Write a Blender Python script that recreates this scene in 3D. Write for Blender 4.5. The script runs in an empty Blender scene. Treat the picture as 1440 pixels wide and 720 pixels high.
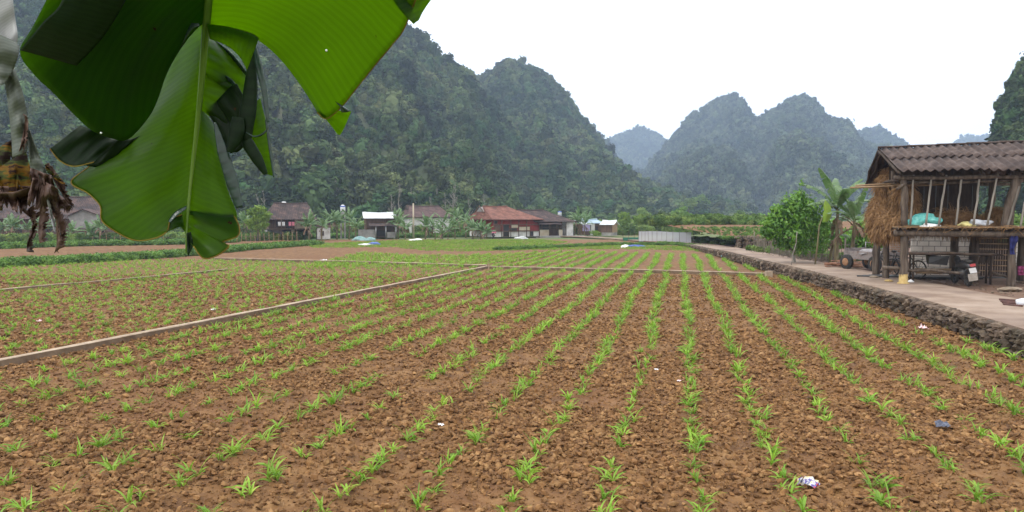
HAZE=.00042; SKYW=1.68; EXPO=0.06
import bpy, math, random
import numpy as np
from mathutils import Vector, Matrix, noise as mnoise
R = math.radians
random.seed(7); rng = np.random.default_rng(7)
sc = bpy.context.scene
C = sc.collection
F = 1028.0; CX, CY = 720.0, 360.0
CAM = np.array([0.0, 0.0, 2.8]); PITCH = math.atan(53/F)

def ray(px, py):
    x = (px-CX)/F; y = -(py-CY)/F
    c, s = math.cos(PITCH), math.sin(PITCH)
    return np.array([x, c + y*s, -s + y*c])
def D(px, py, dep):                       # the place at distance dep (along Y) seen in that direction
    r = ray(px, py); return CAM + r*(dep/r[1])
def G(px, py, z=0.0):
    r = ray(px, py); return CAM + r*((z-CAM[2])/r[2])
def GX(px, dep, z=0.0):
    r = ray(px, 330); return np.array([r[0]*dep/r[1], dep, z])

# ---------------------------------------------------------------- tags
def tag(o, label=None, cat=None, group=None, kind=None):
    if label: o['label'] = label
    if cat: o['category'] = cat
    if group: o['group'] = group
    if kind: o['kind'] = kind
    return o
def empty(name, loc=(0,0,0), rz=0, label=None, cat=None, group=None):
    o = bpy.data.objects.new(name, None); C.objects.link(o)
    o.location = tuple(loc); o.rotation_euler = (0,0,rz); o.empty_display_size = .2
    return tag(o, label, cat, group)
def children(o): return [c for c in bpy.data.objects if c.parent == o]
def copy_tree(o, parent=None, kids=None):
    c = o.copy(); C.objects.link(c); c.parent = parent
    for ch in KIDS.get(o.name, []):
        d = copy_tree(ch, c)
        KIDS.setdefault(c.name, []).append(d)
    return c
KIDS = {}

class MB:
    def __init__(s): s.v=[]; s.f=[]; s.m=[]; s.uv=[]; s.hasuv=False
    def add(s, V, Fs, mi=0, uvs=None):
        b = len(s.v); s.v.extend([tuple(map(float,p)) for p in V])
        for k, f in enumerate(Fs):
            s.f.append(tuple(i+b for i in f)); s.m.append(mi)
            if uvs is not None: s.uv.extend([uvs[i] for i in f]); s.hasuv=True
            else: s.uv.extend([(0,0)]*len(f))
        return s
    def obox(s, o, ax, ay, az, mi=0, jit=0):
        o,ax,ay,az = [np.array(q,float) for q in (o,ax,ay,az)]
        P=[o+ax*i+ay*j+az*k for k in (0,1) for j in (0,1) for i in (0,1)]
        if jit: P=[p+rng.normal(0,jit,3) for p in P]
        fs=[(0,2,3,1),(4,5,7,6),(0,1,5,4),(2,6,7,3),(0,4,6,2),(1,3,7,5)]
        if np.dot(np.cross(ax,ay),az)<0: fs=[f[::-1] for f in fs]
        return s.add(P,fs,mi)
    def box(s, c, sz, rz=0, mi=0, tilt=None):
        c=np.array(c,float); M=np.array(Matrix.Rotation(rz,3,'Z'))
        if tilt is not None: M=M@np.array(Matrix.Rotation(tilt[1],3,tilt[0]))
        a=[M@np.array(v)*1.0 for v in ((sz[0],0,0),(0,sz[1],0),(0,0,sz[2]))]
        return s.obox(c-(a[0]+a[1]+a[2])/2,a[0],a[1],a[2],mi)
    def tube(s, pts, rad, n=8, mi=0, cap=True, flat=1.0):
        pts=[np.array(p,float) for p in pts]; N=len(pts)
        if not hasattr(rad,'__len__'): rad=[rad]*N
        V=[];up=None
        for i,p in enumerate(pts):
            t=pts[min(i+1,N-1)]-pts[max(i-1,0)]; t=t/(np.linalg.norm(t)+1e-9)
            if up is None: up=np.array([0,0,1.]) if abs(t[2])<.9 else np.array([0,1.,0])
            a=np.cross(t,up); a/=np.linalg.norm(a)+1e-9; b=np.cross(a,t); up=b
            for k in range(n):
                th=2*math.pi*k/n; V.append(p+rad[i]*(math.cos(th)*a+math.sin(th)*b*flat))
        Fs=[(i*n+k,i*n+(k+1)%n,(i+1)*n+(k+1)%n,(i+1)*n+k) for i in range(N-1) for k in range(n)]
        if cap: Fs+= [tuple(range(n))[::-1], tuple((N-1)*n+k for k in range(n))]
        L=np.cumsum([0]+[float(np.linalg.norm(pts[i+1]-pts[i])) for i in range(N-1)])
        return s.add(V,Fs,mi,uvs=[(k/n,L[i]) for i in range(N) for k in range(n)])
    def lathe(s, c, prof, n=20, mi=0, axis=(0,0,1)):
        c=np.array(c,float); t=np.array(axis,float); t/=np.linalg.norm(t)
        u=np.array([1.,0,0]) if abs(t[0])<.9 else np.array([0,1.,0]); a=np.cross(t,u);a/=np.linalg.norm(a);b=np.cross(t,a)
        V=[c+t*h+r*(math.cos(2*math.pi*k/n)*a+math.sin(2*math.pi*k/n)*b) for r,h in prof for k in range(n)]
        N=len(prof)
        Fs=[(i*n+k,i*n+(k+1)%n,(i+1)*n+(k+1)%n,(i+1)*n+k) for i in range(N-1) for k in range(n)]
        return s.add(V,Fs,mi)
    def grid(s, P, mi=0, uv=None, flip=False):
        P=np.asarray(P,float); n,m=P.shape[:2]
        Fs=[(i*m+j,i*m+j+1,(i+1)*m+j+1,(i+1)*m+j) for i in range(n-1) for j in range(m-1)]
        if flip: Fs=[f[::-1] for f in Fs]
        if uv is not None: uv=[tuple(q) for q in np.asarray(uv).reshape(-1,2)]
        return s.add(P.reshape(-1,3),Fs,mi,uv)
    def rock(s, c, sz, sub=1, mi=0, amp=.25, rz=None):
        V,Fs=ICO[sub]; c=np.array(c); q=rng.normal(0,1,3)*10
        a=rng.uniform(0,6.28) if rz is None else rz
        W=[]
        for p in V:
            k=1+amp*mnoise.noise(Vector(p*1.3+q))*1.6
            w=p*k*np.array(sz)/2
            W.append(c+np.array([w[0]*math.cos(a)-w[1]*math.sin(a),w[0]*math.sin(a)+w[1]*math.cos(a),w[2]]))
        return s.add(W,Fs,mi)
    def build(s, name, mats, parent=None, loc=None, smooth=False, link=True):
        me=bpy.data.meshes.new(name); me.from_pydata(s.v,[],s.f)
        if not isinstance(mats,(list,tuple)): mats=[mats]
        for m in mats: me.materials.append(m)
        if len(mats)>1: me.polygons.foreach_set('material_index',s.m)
        if s.hasuv:
            ul=me.uv_layers.new(name='UVMap'); ul.data.foreach_set('uv',np.array(s.uv,'f').ravel())
        me.polygons.foreach_set('use_smooth',[bool(smooth)]*len(me.polygons))
        me.update()
        o=bpy.data.objects.new(name,me)
        if link: C.objects.link(o)
        if parent is not None:
            o.parent=parent; KIDS.setdefault(parent.name,[]).append(o)
        if loc is not None: o.location=tuple(loc)
        return o
def _ico(sub):
    import bmesh
    bm=bmesh.new(); bmesh.ops.create_icosphere(bm,subdivisions=sub,radius=1)
    V=np.array([v.co[:] for v in bm.verts]); Fs=[tuple(v.index for v in f.verts) for f in bm.faces]; bm.free(); return V,Fs
ICO={k:_ico(k) for k in (1,2,3)}

def npmesh(name, V, Q, mats, uv=None, mi=None, parent=None, smooth=False, link=True):
    """fast mesh from numpy arrays; Q is (n,3|4)"""
    V=np.asarray(V,'f'); Q=np.asarray(Q,'i'); k=Q.shape[1]
    me=bpy.data.meshes.new(name); me.vertices.add(len(V)); me.vertices.foreach_set('co',V.ravel())
    me.loops.add(Q.size); me.loops.foreach_set('vertex_index',Q.ravel())
    me.polygons.add(len(Q)); me.polygons.foreach_set('loop_start',np.arange(0,Q.size,k,dtype='i'))
    me.polygons.foreach_set('loop_total',np.full(len(Q),k,'i'))
    if not isinstance(mats,(list,tuple)): mats=[mats]
    for m in mats: me.materials.append(m)
    if mi is not None: me.polygons.foreach_set('material_index',np.asarray(mi,'i'))
    me.polygons.foreach_set('use_smooth',np.full(len(Q),bool(smooth)))
    if uv is not None:
        ul=me.uv_layers.new(name='UVMap'); ul.data.foreach_set('uv',np.asarray(uv,'f')[Q.ravel()].ravel())
    me.update(calc_edges=True)
    o=bpy.data.objects.new(name,me)
    if link: C.objects.link(o)
    if parent is not None:
        o.parent=parent; KIDS.setdefault(parent.name,[]).append(o)
    return o
def gridfaces(n,m):
    i,j=np.meshgrid(np.arange(n-1),np.arange(m-1),indexing='ij'); a=(i*m+j).ravel()
    return np.stack([a,a+1,a+m+1,a+m],1)

# ---------------------------------------------------------------- numpy noise
def _h(ix,iy,s):
    n=(ix.astype(np.int64)*374761393+iy.astype(np.int64)*668265263+s*1442695041)&0x7fffffff
    n=((n^(n>>13))*1274126177)&0x7fffffff
    return ((n^(n>>16))&0xffff)/65535.0
def vnoise(x,y,s=0):
    ix=np.floor(x);iy=np.floor(y);fx=x-ix;fy=y-iy;fx=fx*fx*(3-2*fx);fy=fy*fy*(3-2*fy)
    a=_h(ix,iy,s);b=_h(ix+1,iy,s);c=_h(ix,iy+1,s);d=_h(ix+1,iy+1,s)
    return (a*(1-fx)+b*fx)*(1-fy)+(c*(1-fx)+d*fx)*fy
def fbm(x,y,s=0,o=4,g=.5):
    t=0;a=1;n=0
    for k in range(o):
        t=t+a*(vnoise(x*2**k+17.3*k,y*2**k-9.1*k,s+k)*2-1); n+=a; a*=g
    return t/n

# ---------------------------------------------------------------- materials
def mk(name):
    m=bpy.data.materials.new(name); m.use_nodes=True; nt=m.node_tree
    for n in list(nt.nodes): nt.nodes.remove(n)
    return m, nt, nt.nodes.new('ShaderNodeOutputMaterial')
def N(nt,t,**k):
    n=nt.nodes.new(t)
    for a,b in k.items(): setattr(n,a,b)
    return n
def setin(n,**k):
    for a,b in k.items(): n.inputs[a.replace('_',' ')].default_value=b
def mat(name, cols, scale=3.0, rough=.85, bump=.3, bscale=None, detail=6, coord='Object', stretch=(1,1,1), rand=0.0, trans=0.0, spec=.3, metal=0.0, big=None, bdist=.02, ntype='noise', contrast=(.3,.7), tcol=None, hue=0.0):
    """cols: list of (r,g,b); noise-mixed. rand: brightness spread per object/instance. big: (scale, colour, amount) large patches"""
    m,nt,out=mk(name); L=nt.links.new
    tc=N(nt,'ShaderNodeTexCoord'); mp=N(nt,'ShaderNodeMapping'); mp.inputs['Scale'].default_value=stretch
    if coord=='World':
        ge=N(nt,'ShaderNodeNewGeometry'); L(ge.outputs['Position'],mp.inputs[0])
    else: L(tc.outputs[coord],mp.inputs[0])
    nz=N(nt,'ShaderNodeTexNoise'); setin(nz,Scale=scale,Detail=detail,Roughness=.6); L(mp.outputs[0],nz.inputs['Vector'])
    cr=N(nt,'ShaderNodeValToRGB'); L(nz.outputs['Fac'],cr.inputs[0])
    el=cr.color_ramp.elements; n=len(cols)
    while len(el)<n: el.new(.5)
    for i,c in enumerate(cols):
        el[i].position=contrast[0]+(contrast[1]-contrast[0])*(i/max(1,n-1)); el[i].color=(*c,1)
    if n==1: el[0].color=(*cols[0],1); el[1].color=(*[q*.75 for q in cols[0]],1); el[0].position,el[1].position=contrast
    col=cr.outputs[0]
    if big:
        n2=N(nt,'ShaderNodeTexNoise'); setin(n2,Scale=big[0],Detail=3.0)
        if coord=='World': L(ge.outputs['Position'],n2.inputs['Vector'])
        else: L(tc.outputs[coord],n2.inputs['Vector'])
        r2=N(nt,'ShaderNodeValToRGB'); r2.color_ramp.elements[0].position=.48; r2.color_ramp.elements[1].position=.62
        r2.color_ramp.elements[1].color=(big[2],)*3+(1,); L(n2.outputs['Fac'],r2.inputs[0])
        mx=N(nt,'ShaderNodeMix',data_type='RGBA'); L(r2.outputs[0],mx.inputs[0]); L(col,mx.inputs[6]); mx.inputs[7].default_value=(*big[1],1); col=mx.outputs[2]
    if rand or hue:
        oi=N(nt,'ShaderNodeObjectInfo'); hs=N(nt,'ShaderNodeHueSaturation')
        mr=N(nt,'ShaderNodeMapRange'); mr.inputs[3].default_value=1-rand; mr.inputs[4].default_value=1+rand
        L(oi.outputs['Random'],mr.inputs[0]); L(mr.outputs[0],hs.inputs['Value'])
        if hue:
            ma=N(nt,'ShaderNodeMath',operation='MULTIPLY'); ma.inputs[1].default_value=7.31; L(oi.outputs['Random'],ma.inputs[0])
            fr=N(nt,'ShaderNodeMath',operation='FRACT'); L(ma.outputs[0],fr.inputs[0])
            mh=N(nt,'ShaderNodeMapRange'); mh.inputs[3].default_value=.5-hue; mh.inputs[4].default_value=.5+hue*.4; L(fr.outputs[0],mh.inputs[0]); L(mh.outputs[0],hs.inputs['Hue'])
        L(col,hs.inputs['Color']); col=hs.outputs[0]
    b=N(nt,'ShaderNodeBsdfPrincipled'); L(col,b.inputs['Base Color']); setin(b,Roughness=rough,Metallic=metal); b.inputs['Specular IOR Level'].default_value=spec
    if bump:
        if ntype=='voronoi':
            bz=N(nt,'ShaderNodeTexVoronoi'); setin(bz,Scale=bscale or scale*4); h=bz.outputs['Distance']
        else:
            bz=N(nt,'ShaderNodeTexNoise'); setin(bz,Scale=bscale or scale*4,Detail=5.0); h=bz.outputs['Fac']
        L(mp.outputs[0],bz.inputs['Vector'])
        bp=N(nt,'ShaderNodeBump'); setin(bp,Strength=bump,Distance=bdist); L(h,bp.inputs['Height']); L(bp.outputs[0],b.inputs['Normal'])
    sh=b.outputs[0]
    if trans:
        tr=N(nt,'ShaderNodeBsdfTranslucent')
        if tcol: tr.inputs[0].default_value=(*tcol,1)
        else: L(col,tr.inputs[0])
        ms=N(nt,'ShaderNodeMixShader'); ms.inputs[0].default_value=trans; L(sh,ms.inputs[1]); L(tr.outputs[0],ms.inputs[2]); sh=ms.outputs[0]
    L(sh,out.inputs[0]); m['c']=1
    return m

M={}
M['soil']=mat('soil',[(.068,.030,.010),(.150,.072,.023),(.235,.128,.048)],scale=2.2,bump=.6,bscale=9,bdist=.05,coord='World',big=(.25,(.13,.055,.02),.5))
M['clod']=mat('clod_soil',[(.072,.031,.010),(.170,.083,.028),(.30,.172,.070)],scale=9,bump=.35,bscale=50,coord='World',rand=.25)
M['dirt']=mat('packed_dirt',[(.07,.036,.022),(.135,.078,.05),(.20,.13,.09)],scale=1.6,bump=.5,bscale=7,bdist=.04,coord='World',big=(.5,(.13,.07,.04),.6))
M['valley']=mat('valley_ground',[(.05,.075,.022),(.10,.13,.035),(.17,.125,.06)],scale=.12,bump=.4,bscale=1.5,bdist=.2,coord='World',detail=10)
M['road']=mat('concrete_road',[(.18,.120,.083),(.255,.185,.135),(.32,.245,.19)],scale=1.2,bump=.25,bscale=20,bdist=.01,coord='World',big=(.35,(.15,.10,.075),.7),detail=10)
M['kerb']=mat('kerb_concrete',[(.25,.18,.12),(.42,.33,.24)],scale=3,bump=.4,bscale=25,bdist=.01,coord='World')
M['stone']=mat('wall_stone',[(.020,.014,.010),(.095,.064,.043),(.26,.195,.14)],scale=3.2,bump=.6,bscale=12,bdist=.03,coord='World',big=(.9,(.055,.045,.028),.6),detail=10)
M['hill']=mat('hill_ground',[(.018,.028,.010),(.040,.055,.018),(.075,.075,.035)],scale=.03,bump=.5,bscale=.3,bdist=1.5,coord='World',detail=12)
M['forest']=mat('forest_leaves',[(.012,.034,.011),(.042,.080,.026),(.115,.15,.06)],scale=.035,bump=0,coord='World',rand=.65,hue=.05,trans=.1,detail=8,spec=.12,big=(.012,(.12,.155,.055),.4))
M['forest_far']=mat('far_forest_leaves',[(.010,.024,.010),(.10,.125,.06)],scale=.03,bump=0,coord='World',rand=.7,hue=.03,spec=.1)
M['bark']=mat('bark',[(.05,.038,.028),(.16,.125,.095)],scale=8,bump=.5,bscale=30,stretch=(1,1,.2))
M['pale_bark']=mat('pale_bark',[(.12,.105,.085),(.30,.27,.23)],scale=3,bump=.3,stretch=(1,1,.2))
M['wood']=mat('weathered_wood',[(.035,.024,.018),(.095,.070,.052),(.17,.135,.105)],scale=9,bump=.7,bscale=22,bdist=.02,stretch=(1,1,.12))
M['dark_wood']=mat('dark_wood',[(.025,.016,.011),(.075,.05,.034)],scale=6,bump=.5,stretch=(1,1,.2))
M['tan_wood']=mat('tan_wood',[(.20,.125,.065),(.38,.26,.15)],scale=6,bump=.3,stretch=(.3,1,1))
M['straw']=mat('straw',[(.11,.055,.022),(.26,.145,.062),(.42,.26,.125)],scale=5,bump=0,rand=0,trans=.1,detail=8,contrast=(.25,.75))
M['maize']=mat('maize_leaf',[(.12,.26,.020),(.22,.39,.035),(.36,.50,.07)],scale=4,bump=0,coord='World',rand=.2,trans=.4,spec=.4,rough=.5)
M['grass']=mat('grass_blade',[(.12,.24,.025),(.20,.34,.04),(.27,.36,.07)],scale=.4,bump=0,coord='World',rand=.25,trans=.35,rough=.6)
M['leafy']=mat('low_leafy_plant',[(.045,.11,.015),(.10,.20,.03),(.17,.28,.05)],scale=1.2,bump=0,coord='World',rand=.3,trans=.3,rough=.55)
M['bush']=mat('bush_leaf',[(.035,.11,.010),(.11,.26,.022),(.26,.44,.06)],scale=2.5,bump=0,coord='World',trans=.35,rough=.4,spec=.5)
M['lime']=mat('lime_leaf',[(.08,.16,.015),(.16,.26,.03),(.26,.36,.06)],scale=1.2,bump=0,coord='World',trans=.35,rough=.5)
M['shrub']=mat('shrub_leaf',[(.05,.10,.02),(.11,.19,.04),(.20,.27,.07)],scale=.5,bump=0,coord='World',rand=.35,hue=.02,trans=.25)
M['ban']=mat('banana_plant_leaf',[(.05,.12,.03),(.11,.20,.06),(.24,.32,.16)],scale=2.0,bump=.3,bscale=18,coord='Object',trans=.35,rough=.35,spec=.5)
M['ban_lime']=mat('young_banana_leaf',[(.20,.34,.03),(.32,.44,.07)],scale=2.0,bump=0,coord='Object',trans=.45,rough=.4)
M['ban_stem']=mat('banana_pseudostem',[(.05,.035,.022),(.15,.12,.065),(.16,.20,.07)],scale=4,bump=.5,stretch=(1,1,.25))
M['ban_dry']=mat('dry_banana_leaf',[(.08,.045,.028),(.20,.13,.085),(.33,.25,.17)],scale=4,bump=.4,trans=.15)
M['tile']=None
# ================================================================ terrain
WB=np.array([G(*p) for p in [(1440,503),(1310,454),(1180,412),(1130,396),(1080,382),(1040,370),(1000,358),(970,347.5)]])
WB=np.vstack([[WB[0,0]-.154*(WB[0,1]+10),-10,0],WB])
def wall_x(Y): return np.interp(Y,WB[:,1],WB[:,0])
def top_z(Y): return np.interp(Y,[0,50,75,95],[.53,.53,.22,.12])
def plateau(x,y): return top_z(y)

# the valley ground: one sheet to the horizon
xs=np.concatenate([-np.geomspace(1800,60,26),np.linspace(-56,56,57),np.geomspace(60,1800,26)])
ys=np.concatenate([np.linspace(-40,0,6),np.linspace(4,140,60),np.geomspace(146,1980,40)])
Yg,Xg=np.meshgrid(ys,xs,indexing='ij')
def ground_z(x,y):
    x=np.asarray(x,float);y=np.asarray(y,float)
    r=np.clip((y-125)/260,0,1)*np.clip((x+10)/60,0,1)*4.0+np.clip((y-100)/200,0,1)*np.clip((-x+60)/100,0,1)*1.0
    r=r+np.clip((y-420)/600,0,1)*6
    return -.10+r+fbm(x*.08,y*.08,3)*np.clip((y-105)/60,0,1)*.5
Zg=ground_z(Xg,Yg)
npmesh('ground',np.stack([Xg,Yg,Zg],-1).reshape(-1,3),gridfaces(len(ys),len(xs)),M['valley'],smooth=True)
tag(bpy.data.objects['ground'],'green and brown valley floor beyond the maize fields',kind='structure')

# field soil: finely broken sheet, denser near the viewpoint
Yr=np.concatenate([np.arange(4,24,.045),np.arange(24,45,.12),np.arange(45,97,.4)])
U=np.linspace(0,1,620)
left=-(Yr*1.15+3); left=np.maximum(left,-75)
right=np.minimum(wall_x(Yr)+.25,19)
Xf=left[:,None]*(1-U)+right[:,None]*U; Yf=np.repeat(Yr[:,None],len(U),1)
def field_z(x,y,fine=True):
    z=.012*fbm(x*.5,y*.5,11)
    # shallow furrows across the drill rows
    s=(x-2.16-(y-8.39)*.2296)*.974
    z=z+.018*np.cos(2*math.pi*s/.875)*np.clip((45-y)/30,0.3,1)
    if fine:
        c=fbm(x*7,y*7,21,4,.6); z=z+.035*np.abs(c)*1.6+.012*fbm(x*25,y*25,31,3,.7)
    return z
Zf=field_z(Xf,Yf)
npmesh('field_soil',np.stack([Xf,Yf,Zf],-1).reshape(-1,3),gridfaces(len(Yr),len(U)),M['soil'],smooth=True)
tag(bpy.data.objects['field_soil'],'brown tilled soil of the maize field',kind='structure')

# raised ground right of the retaining wall, and the road on it
Yp=np.concatenate([np.arange(-10,60,.5),np.arange(60,100,2.5)])
Up=np.concatenate([[0],np.linspace(.2,9,36),np.geomspace(10,160,14)])
Xp=wall_x(Yp)[:,None]+.05+Up[None]; Ypp=np.repeat(Yp[:,None],len(Up),1)
Zp=top_z(Ypp)-.02+np.clip(Up[None]-3,0,3)*.02+fbm(Xp*.8,Ypp*.8,5)*.02
Zp[:,0]=-.05; Zp[-1,:]=-.2
# soften to ground level in the distance
npmesh('yard_ground',np.stack([Xp,Ypp,Zp],-1).reshape(-1,3),gridfaces(len(Yp),len(Up)),M['dirt'],smooth=True)
tag(bpy.data.objects['yard_ground'],'bare brown earth beside the road and under the barn',kind='structure')
# road: left edge follows the wall, then turns towards the village
cl=[]
for Y in np.concatenate([np.arange(-9,70,1.0)]):
    w=np.interp(Y,[0,14,27,45,70],[2.9,2.7,2.5,2.3,2.2])
    xl=float(wall_x(Y))+.03; cl.append(((xl,Y,top_z(Y)+.035),(xl+w*1.03,Y+w*.22,top_z(Y)+.035)))
tail=[((wall_x(72),72.5,.24),(19.6,74.5,.24)),((17.2,77,.22),(18.7,80,.22)),((15.8,83,.2),(16.6,86,.2)),((14,91,.17),(14.9,94,.17)),((12,101,.15),(13,104,.15)),((9,108,.15),(9.5,112,.15)),((2,110,.15),(2,114,.15))]
cl+=tail
Pr=[]
for l,r in cl:
    l=np.array(l,float); r=np.array(r,float)
    row=[l+np.array([0,0,-.09])]+[l*(1-t)+r*t+np.array([0,0,.015*math.sin(math.pi*t)]) for t in np.linspace(0,1,9)]+[r+np.array([0,0,-.07])]
    for q in row[2:-2]: q[2]+=.008*float(fbm(np.array(q[0]),np.array(q[1]),8))
    row[-2][:2]+=rng.normal(0,.05,2); Pr.append(row)
b=MB().grid(Pr,flip=True); o=b.build('road',M['road'],smooth=False); tag(o,'narrow pale concrete road on top of the stone wall',kind='structure')

# dry stone retaining wall
b=MB()
Yw=np.concatenate([np.arange(2,40,1.),np.arange(40,74,2.)])
core=[[(wall_x(y)+.02,y,-.1),(wall_x(y)+.06,y,top_z(y)+.02),(wall_x(y)+.3,y,top_z(y)+.025)] for y in Yw]
b.grid(core)
y=5.0
while y<73:
    s=np.interp(y,[0,20,40,75],[1,1,1.15,1.5])
    H=float(top_z(y))
    z=.02
    while z<H+.02:
        h=rng.uniform(.09,.19)*min(1.2,s); 
        wy=rng.uniform(.10,.36)*s
        yy=y+rng.uniform(-.12,.12)*s; xx=float(wall_x(yy))
        tp = z+h>H-.02
        b.rock((xx+rng.uniform(-.07,.03),yy,min(z+h/2,H-h*.6+rng.uniform(-.02,.02))),(rng.uniform(.24,.4),wy*1.15,h*1.3),2 if y<32 else 1,amp=.4,rz=.15+rng.normal(0,.25))
        z+=h*.9
    y+=rng.uniform(.13,.21)*s
o=b.build('stone_wall',M['stone']); tag(o,'low dark dry stone retaining wall holding up the concrete road','stone wall')

# ================================================================ hills
def interp_sil(sil,px):
    s=np.array(sil,float); return np.interp(px,s[:,0],s[:,1])
def mountain(name,label,sil,R_,F_,p0,p1,nc,nr,seed,amp,gully,dropz=0,foot_z=-1,mname='hill',prof=1.0,back=1.35):
    px=np.linspace(p0,p1,nc); py=interp_sil(sil,px)
    Rd=np.interp(px,*zip(*R_)) if isinstance(R_,list) else np.full(nc,float(R_)); Fd=np.interp(px,*zip(*F_)) if isinstance(F_,list) else np.full(nc,float(F_))
    zr=np.array([D(a,b,r)[2] for a,b,r in zip(px,py,Rd)])-dropz
    dx=np.array([ray(a,330)[0]/ray(a,330)[1] for a in px])
    t=np.linspace(0,back,nr); T=t[:,None]
    Y=Fd+(Rd-Fd)*T
    pr=np.where(T<=1,np.clip(T,0,1)**prof,1-(T-1)*1.6)
    x=dx*Y
    env=np.clip(4*T*(1-T),0,1)**.7
    zz=foot_z+(zr-foot_z)*pr
    n=fbm(x*.012,Y*.012,seed,5,.55)
    g=-np.abs(fbm(px[None]*.016+T*.9,T*1.2+px[None]*.002,seed+9,3))
    zz=zz+amp*n*env+gully*g*env*np.clip(zr[None]/60,0,1.2)+amp*.05*fbm(x*.08,Y*.08,seed+3,3)
    V=np.stack([x,Y,zz],-1)
    o=npmesh(name,V.reshape(-1,3),gridfaces(nr,nc),M[mname],smooth=True); tag(o,label,kind='structure')
    return V
silA=[(-900,-60),(-500,-150),(-200,-120),(0,-70),(150,-60),(300,-95),(450,-55),(540,5),(580,33),(600,50),(622,72),(640,86),(662,101),(690,140),(720,180),(755,222),(790,250),(830,272),(880,293),(940,303),(1000,306)]
silB=[(560,110),(600,110),(640,100),(660,97),(672,105),(686,104),(700,86),(716,80),(735,90),(752,93),(770,104),(792,126),(815,160),(835,181),(850,205),(880,236),(905,256),(932,277),(962,297),(1010,303),(1060,306)]
silC=[(780,150),(820,170),(832,177),(842,190),(852,202),(880,230),(950,262),(1050,300)]
silD=[(860,262),(880,245),(905,236),(932,203),(950,182),(965,160),(985,146),(1005,132),(1018,129),(1030,131),(1042,138),(1050,150),(1060,163),(1072,158),(1085,150),(1097,141),(1110,132),(1125,129),(1138,134),(1150,149),(1163,163),(1180,166),(1192,172),(1202,188),(1220,198),(1260,208),(1320,225),(1400,240),(1500,260),(1700,290)]
silE=[(1120,200),(1180,182),(1205,180),(1220,174),(1240,176),(1254,185),(1268,194),(1280,205),(1290,204),(1300,212),(1340,222),(1420,250),(1500,280)]
silF=[(780,235),(820,212),(848,196),(866,186),(880,180),(896,174),(906,176),(920,184),(935,193),(960,212),(1000,240),(1060,265)]
silH=[(1270,232),(1310,210),(1330,201),(1345,192),(1356,186),(1366,189),(1378,187),(1390,191),(1410,205),(1450,225),(1520,260)]
silI=[(1384,306),(1390,250),(1396,185),(1402,150),(1412,115),(1424,90),(1440,66),(1470,35),(1520,0),(1600,-30),(1750,-60),(1900,-60)]
VA=mountain('hill','steep wooded hill rising behind the village, nearest',silA,[(-900,300),(0,370),(450,400),(650,380),(850,330),(1000,300)],[(-900,110),(0,135),(650,140),(850,165),(1000,230)],-1000,1000,260,110,1,20,26,dropz=4,prof=.95)
VB=mountain('hill','second wooded peak just right of the nearest hill',silB,[(560,560),(800,540),(1060,420)],[(560,330),(900,260),(1060,330)],560,1060,150,80,2,18,30,dropz=4,prof=.85)
VC=mountain('hill','small blue slope showing behind the second peak',silC,900,700,770,1060,40,30,3,8,10,dropz=4)
VD=mountain('hill','hazy twin peaked hill across the valley',silD,[(860,1000),(1120,850),(1700,800)],[(860,480),(1120,420),(1700,400)],860,1700,220,100,4,34,50,dropz=6,prof=.9)
VE=mountain('hill','hazy lower peak right of the twin peaks',silE,1150,950,1120,1500,60,40,5,12,14,dropz=6)
VF=mountain('hill','faint blue peak in the gap between the hills',silF,1500,1250,780,1060,60,40,6,20,14,dropz=6)
VH=mountain('hill','faint blue peak showing above the barn roof',silH,1600,1400,1270,1530,50,40,7,20,14,dropz=6)
VI=mountain('hill','dark wooded cliff at the right edge behind the barn',silI,[(1380,150),(1900,150)],[(1380,105),(1900,80)],1384,1900,60,70,8,5,8,dropz=1.5,prof=.8)

# ================================================================ scatter helper
def scatter(name,pts,scl,rot,idx,protos,label,kind='stuff',cat=None):
    me=bpy.data.meshes.new(name); pts=np.asarray(pts,'f'); n=len(pts)
    me.vertices.add(n); me.vertices.foreach_set('co',pts.ravel())
    a=me.attributes.new('scl','FLOAT_VECTOR','POINT'); s=np.asarray(scl,'f'); s=np.repeat(s[:,None],3,1) if s.ndim==1 else s; a.data.foreach_set('vector',s.astype('f').ravel())
    a=me.attributes.new('rot','FLOAT_VECTOR','POINT'); a.data.foreach_set('vector',np.asarray(rot,'f').ravel())
    a=me.attributes.new('idx','INT','POINT'); a.data.foreach_set('value',np.asarray(idx,'i').ravel())
    o=bpy.data.objects.new(name,me); C.objects.link(o)
    col=bpy.data.collections.new(name+'_source')
    for k,p in enumerate(protos):
        if p.name not in col.objects: col.objects.link(p)
    ng=bpy.data.node_groups.new(name,'GeometryNodeTree')
    ng.interface.new_socket('Geometry',in_out='INPUT',socket_type='NodeSocketGeometry'); ng.interface.new_socket('Geometry',in_out='OUTPUT',socket_type='NodeSocketGeometry')
    gi=ng.nodes.new('NodeGroupInput'); go=ng.nodes.new('NodeGroupOutput'); ip=ng.nodes.new('GeometryNodeInstanceOnPoints'); ci=ng.nodes.new('GeometryNodeCollectionInfo')
    ci.inputs['Collection'].default_value=col; ci.inputs['Separate Children'].default_value=True; ci.inputs['Reset Children'].default_value=True
    def na(nm,t):
        q=ng.nodes.new('GeometryNodeInputNamedAttribute'); q.data_type=t; q.inputs['Name'].default_value=nm; return q.outputs['Attribute']
    L=ng.links.new
    L(gi.outputs[0],ip.inputs['Points']); L(ci.outputs[0],ip.inputs['Instance']); ip.inputs['Pick Instance'].default_value=True
    L(na('idx','INT'),ip.inputs['Instance Index']); L(na('rot','FLOAT_VECTOR'),ip.inputs['Rotation']); L(na('scl','FLOAT_VECTOR'),ip.inputs['Scale']); L(ip.outputs[0],go.inputs[0])
    md=o.modifiers.new('scatter','NODES'); md.node_group=ng
    tag(o,label,cat,kind=kind); return o

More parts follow.
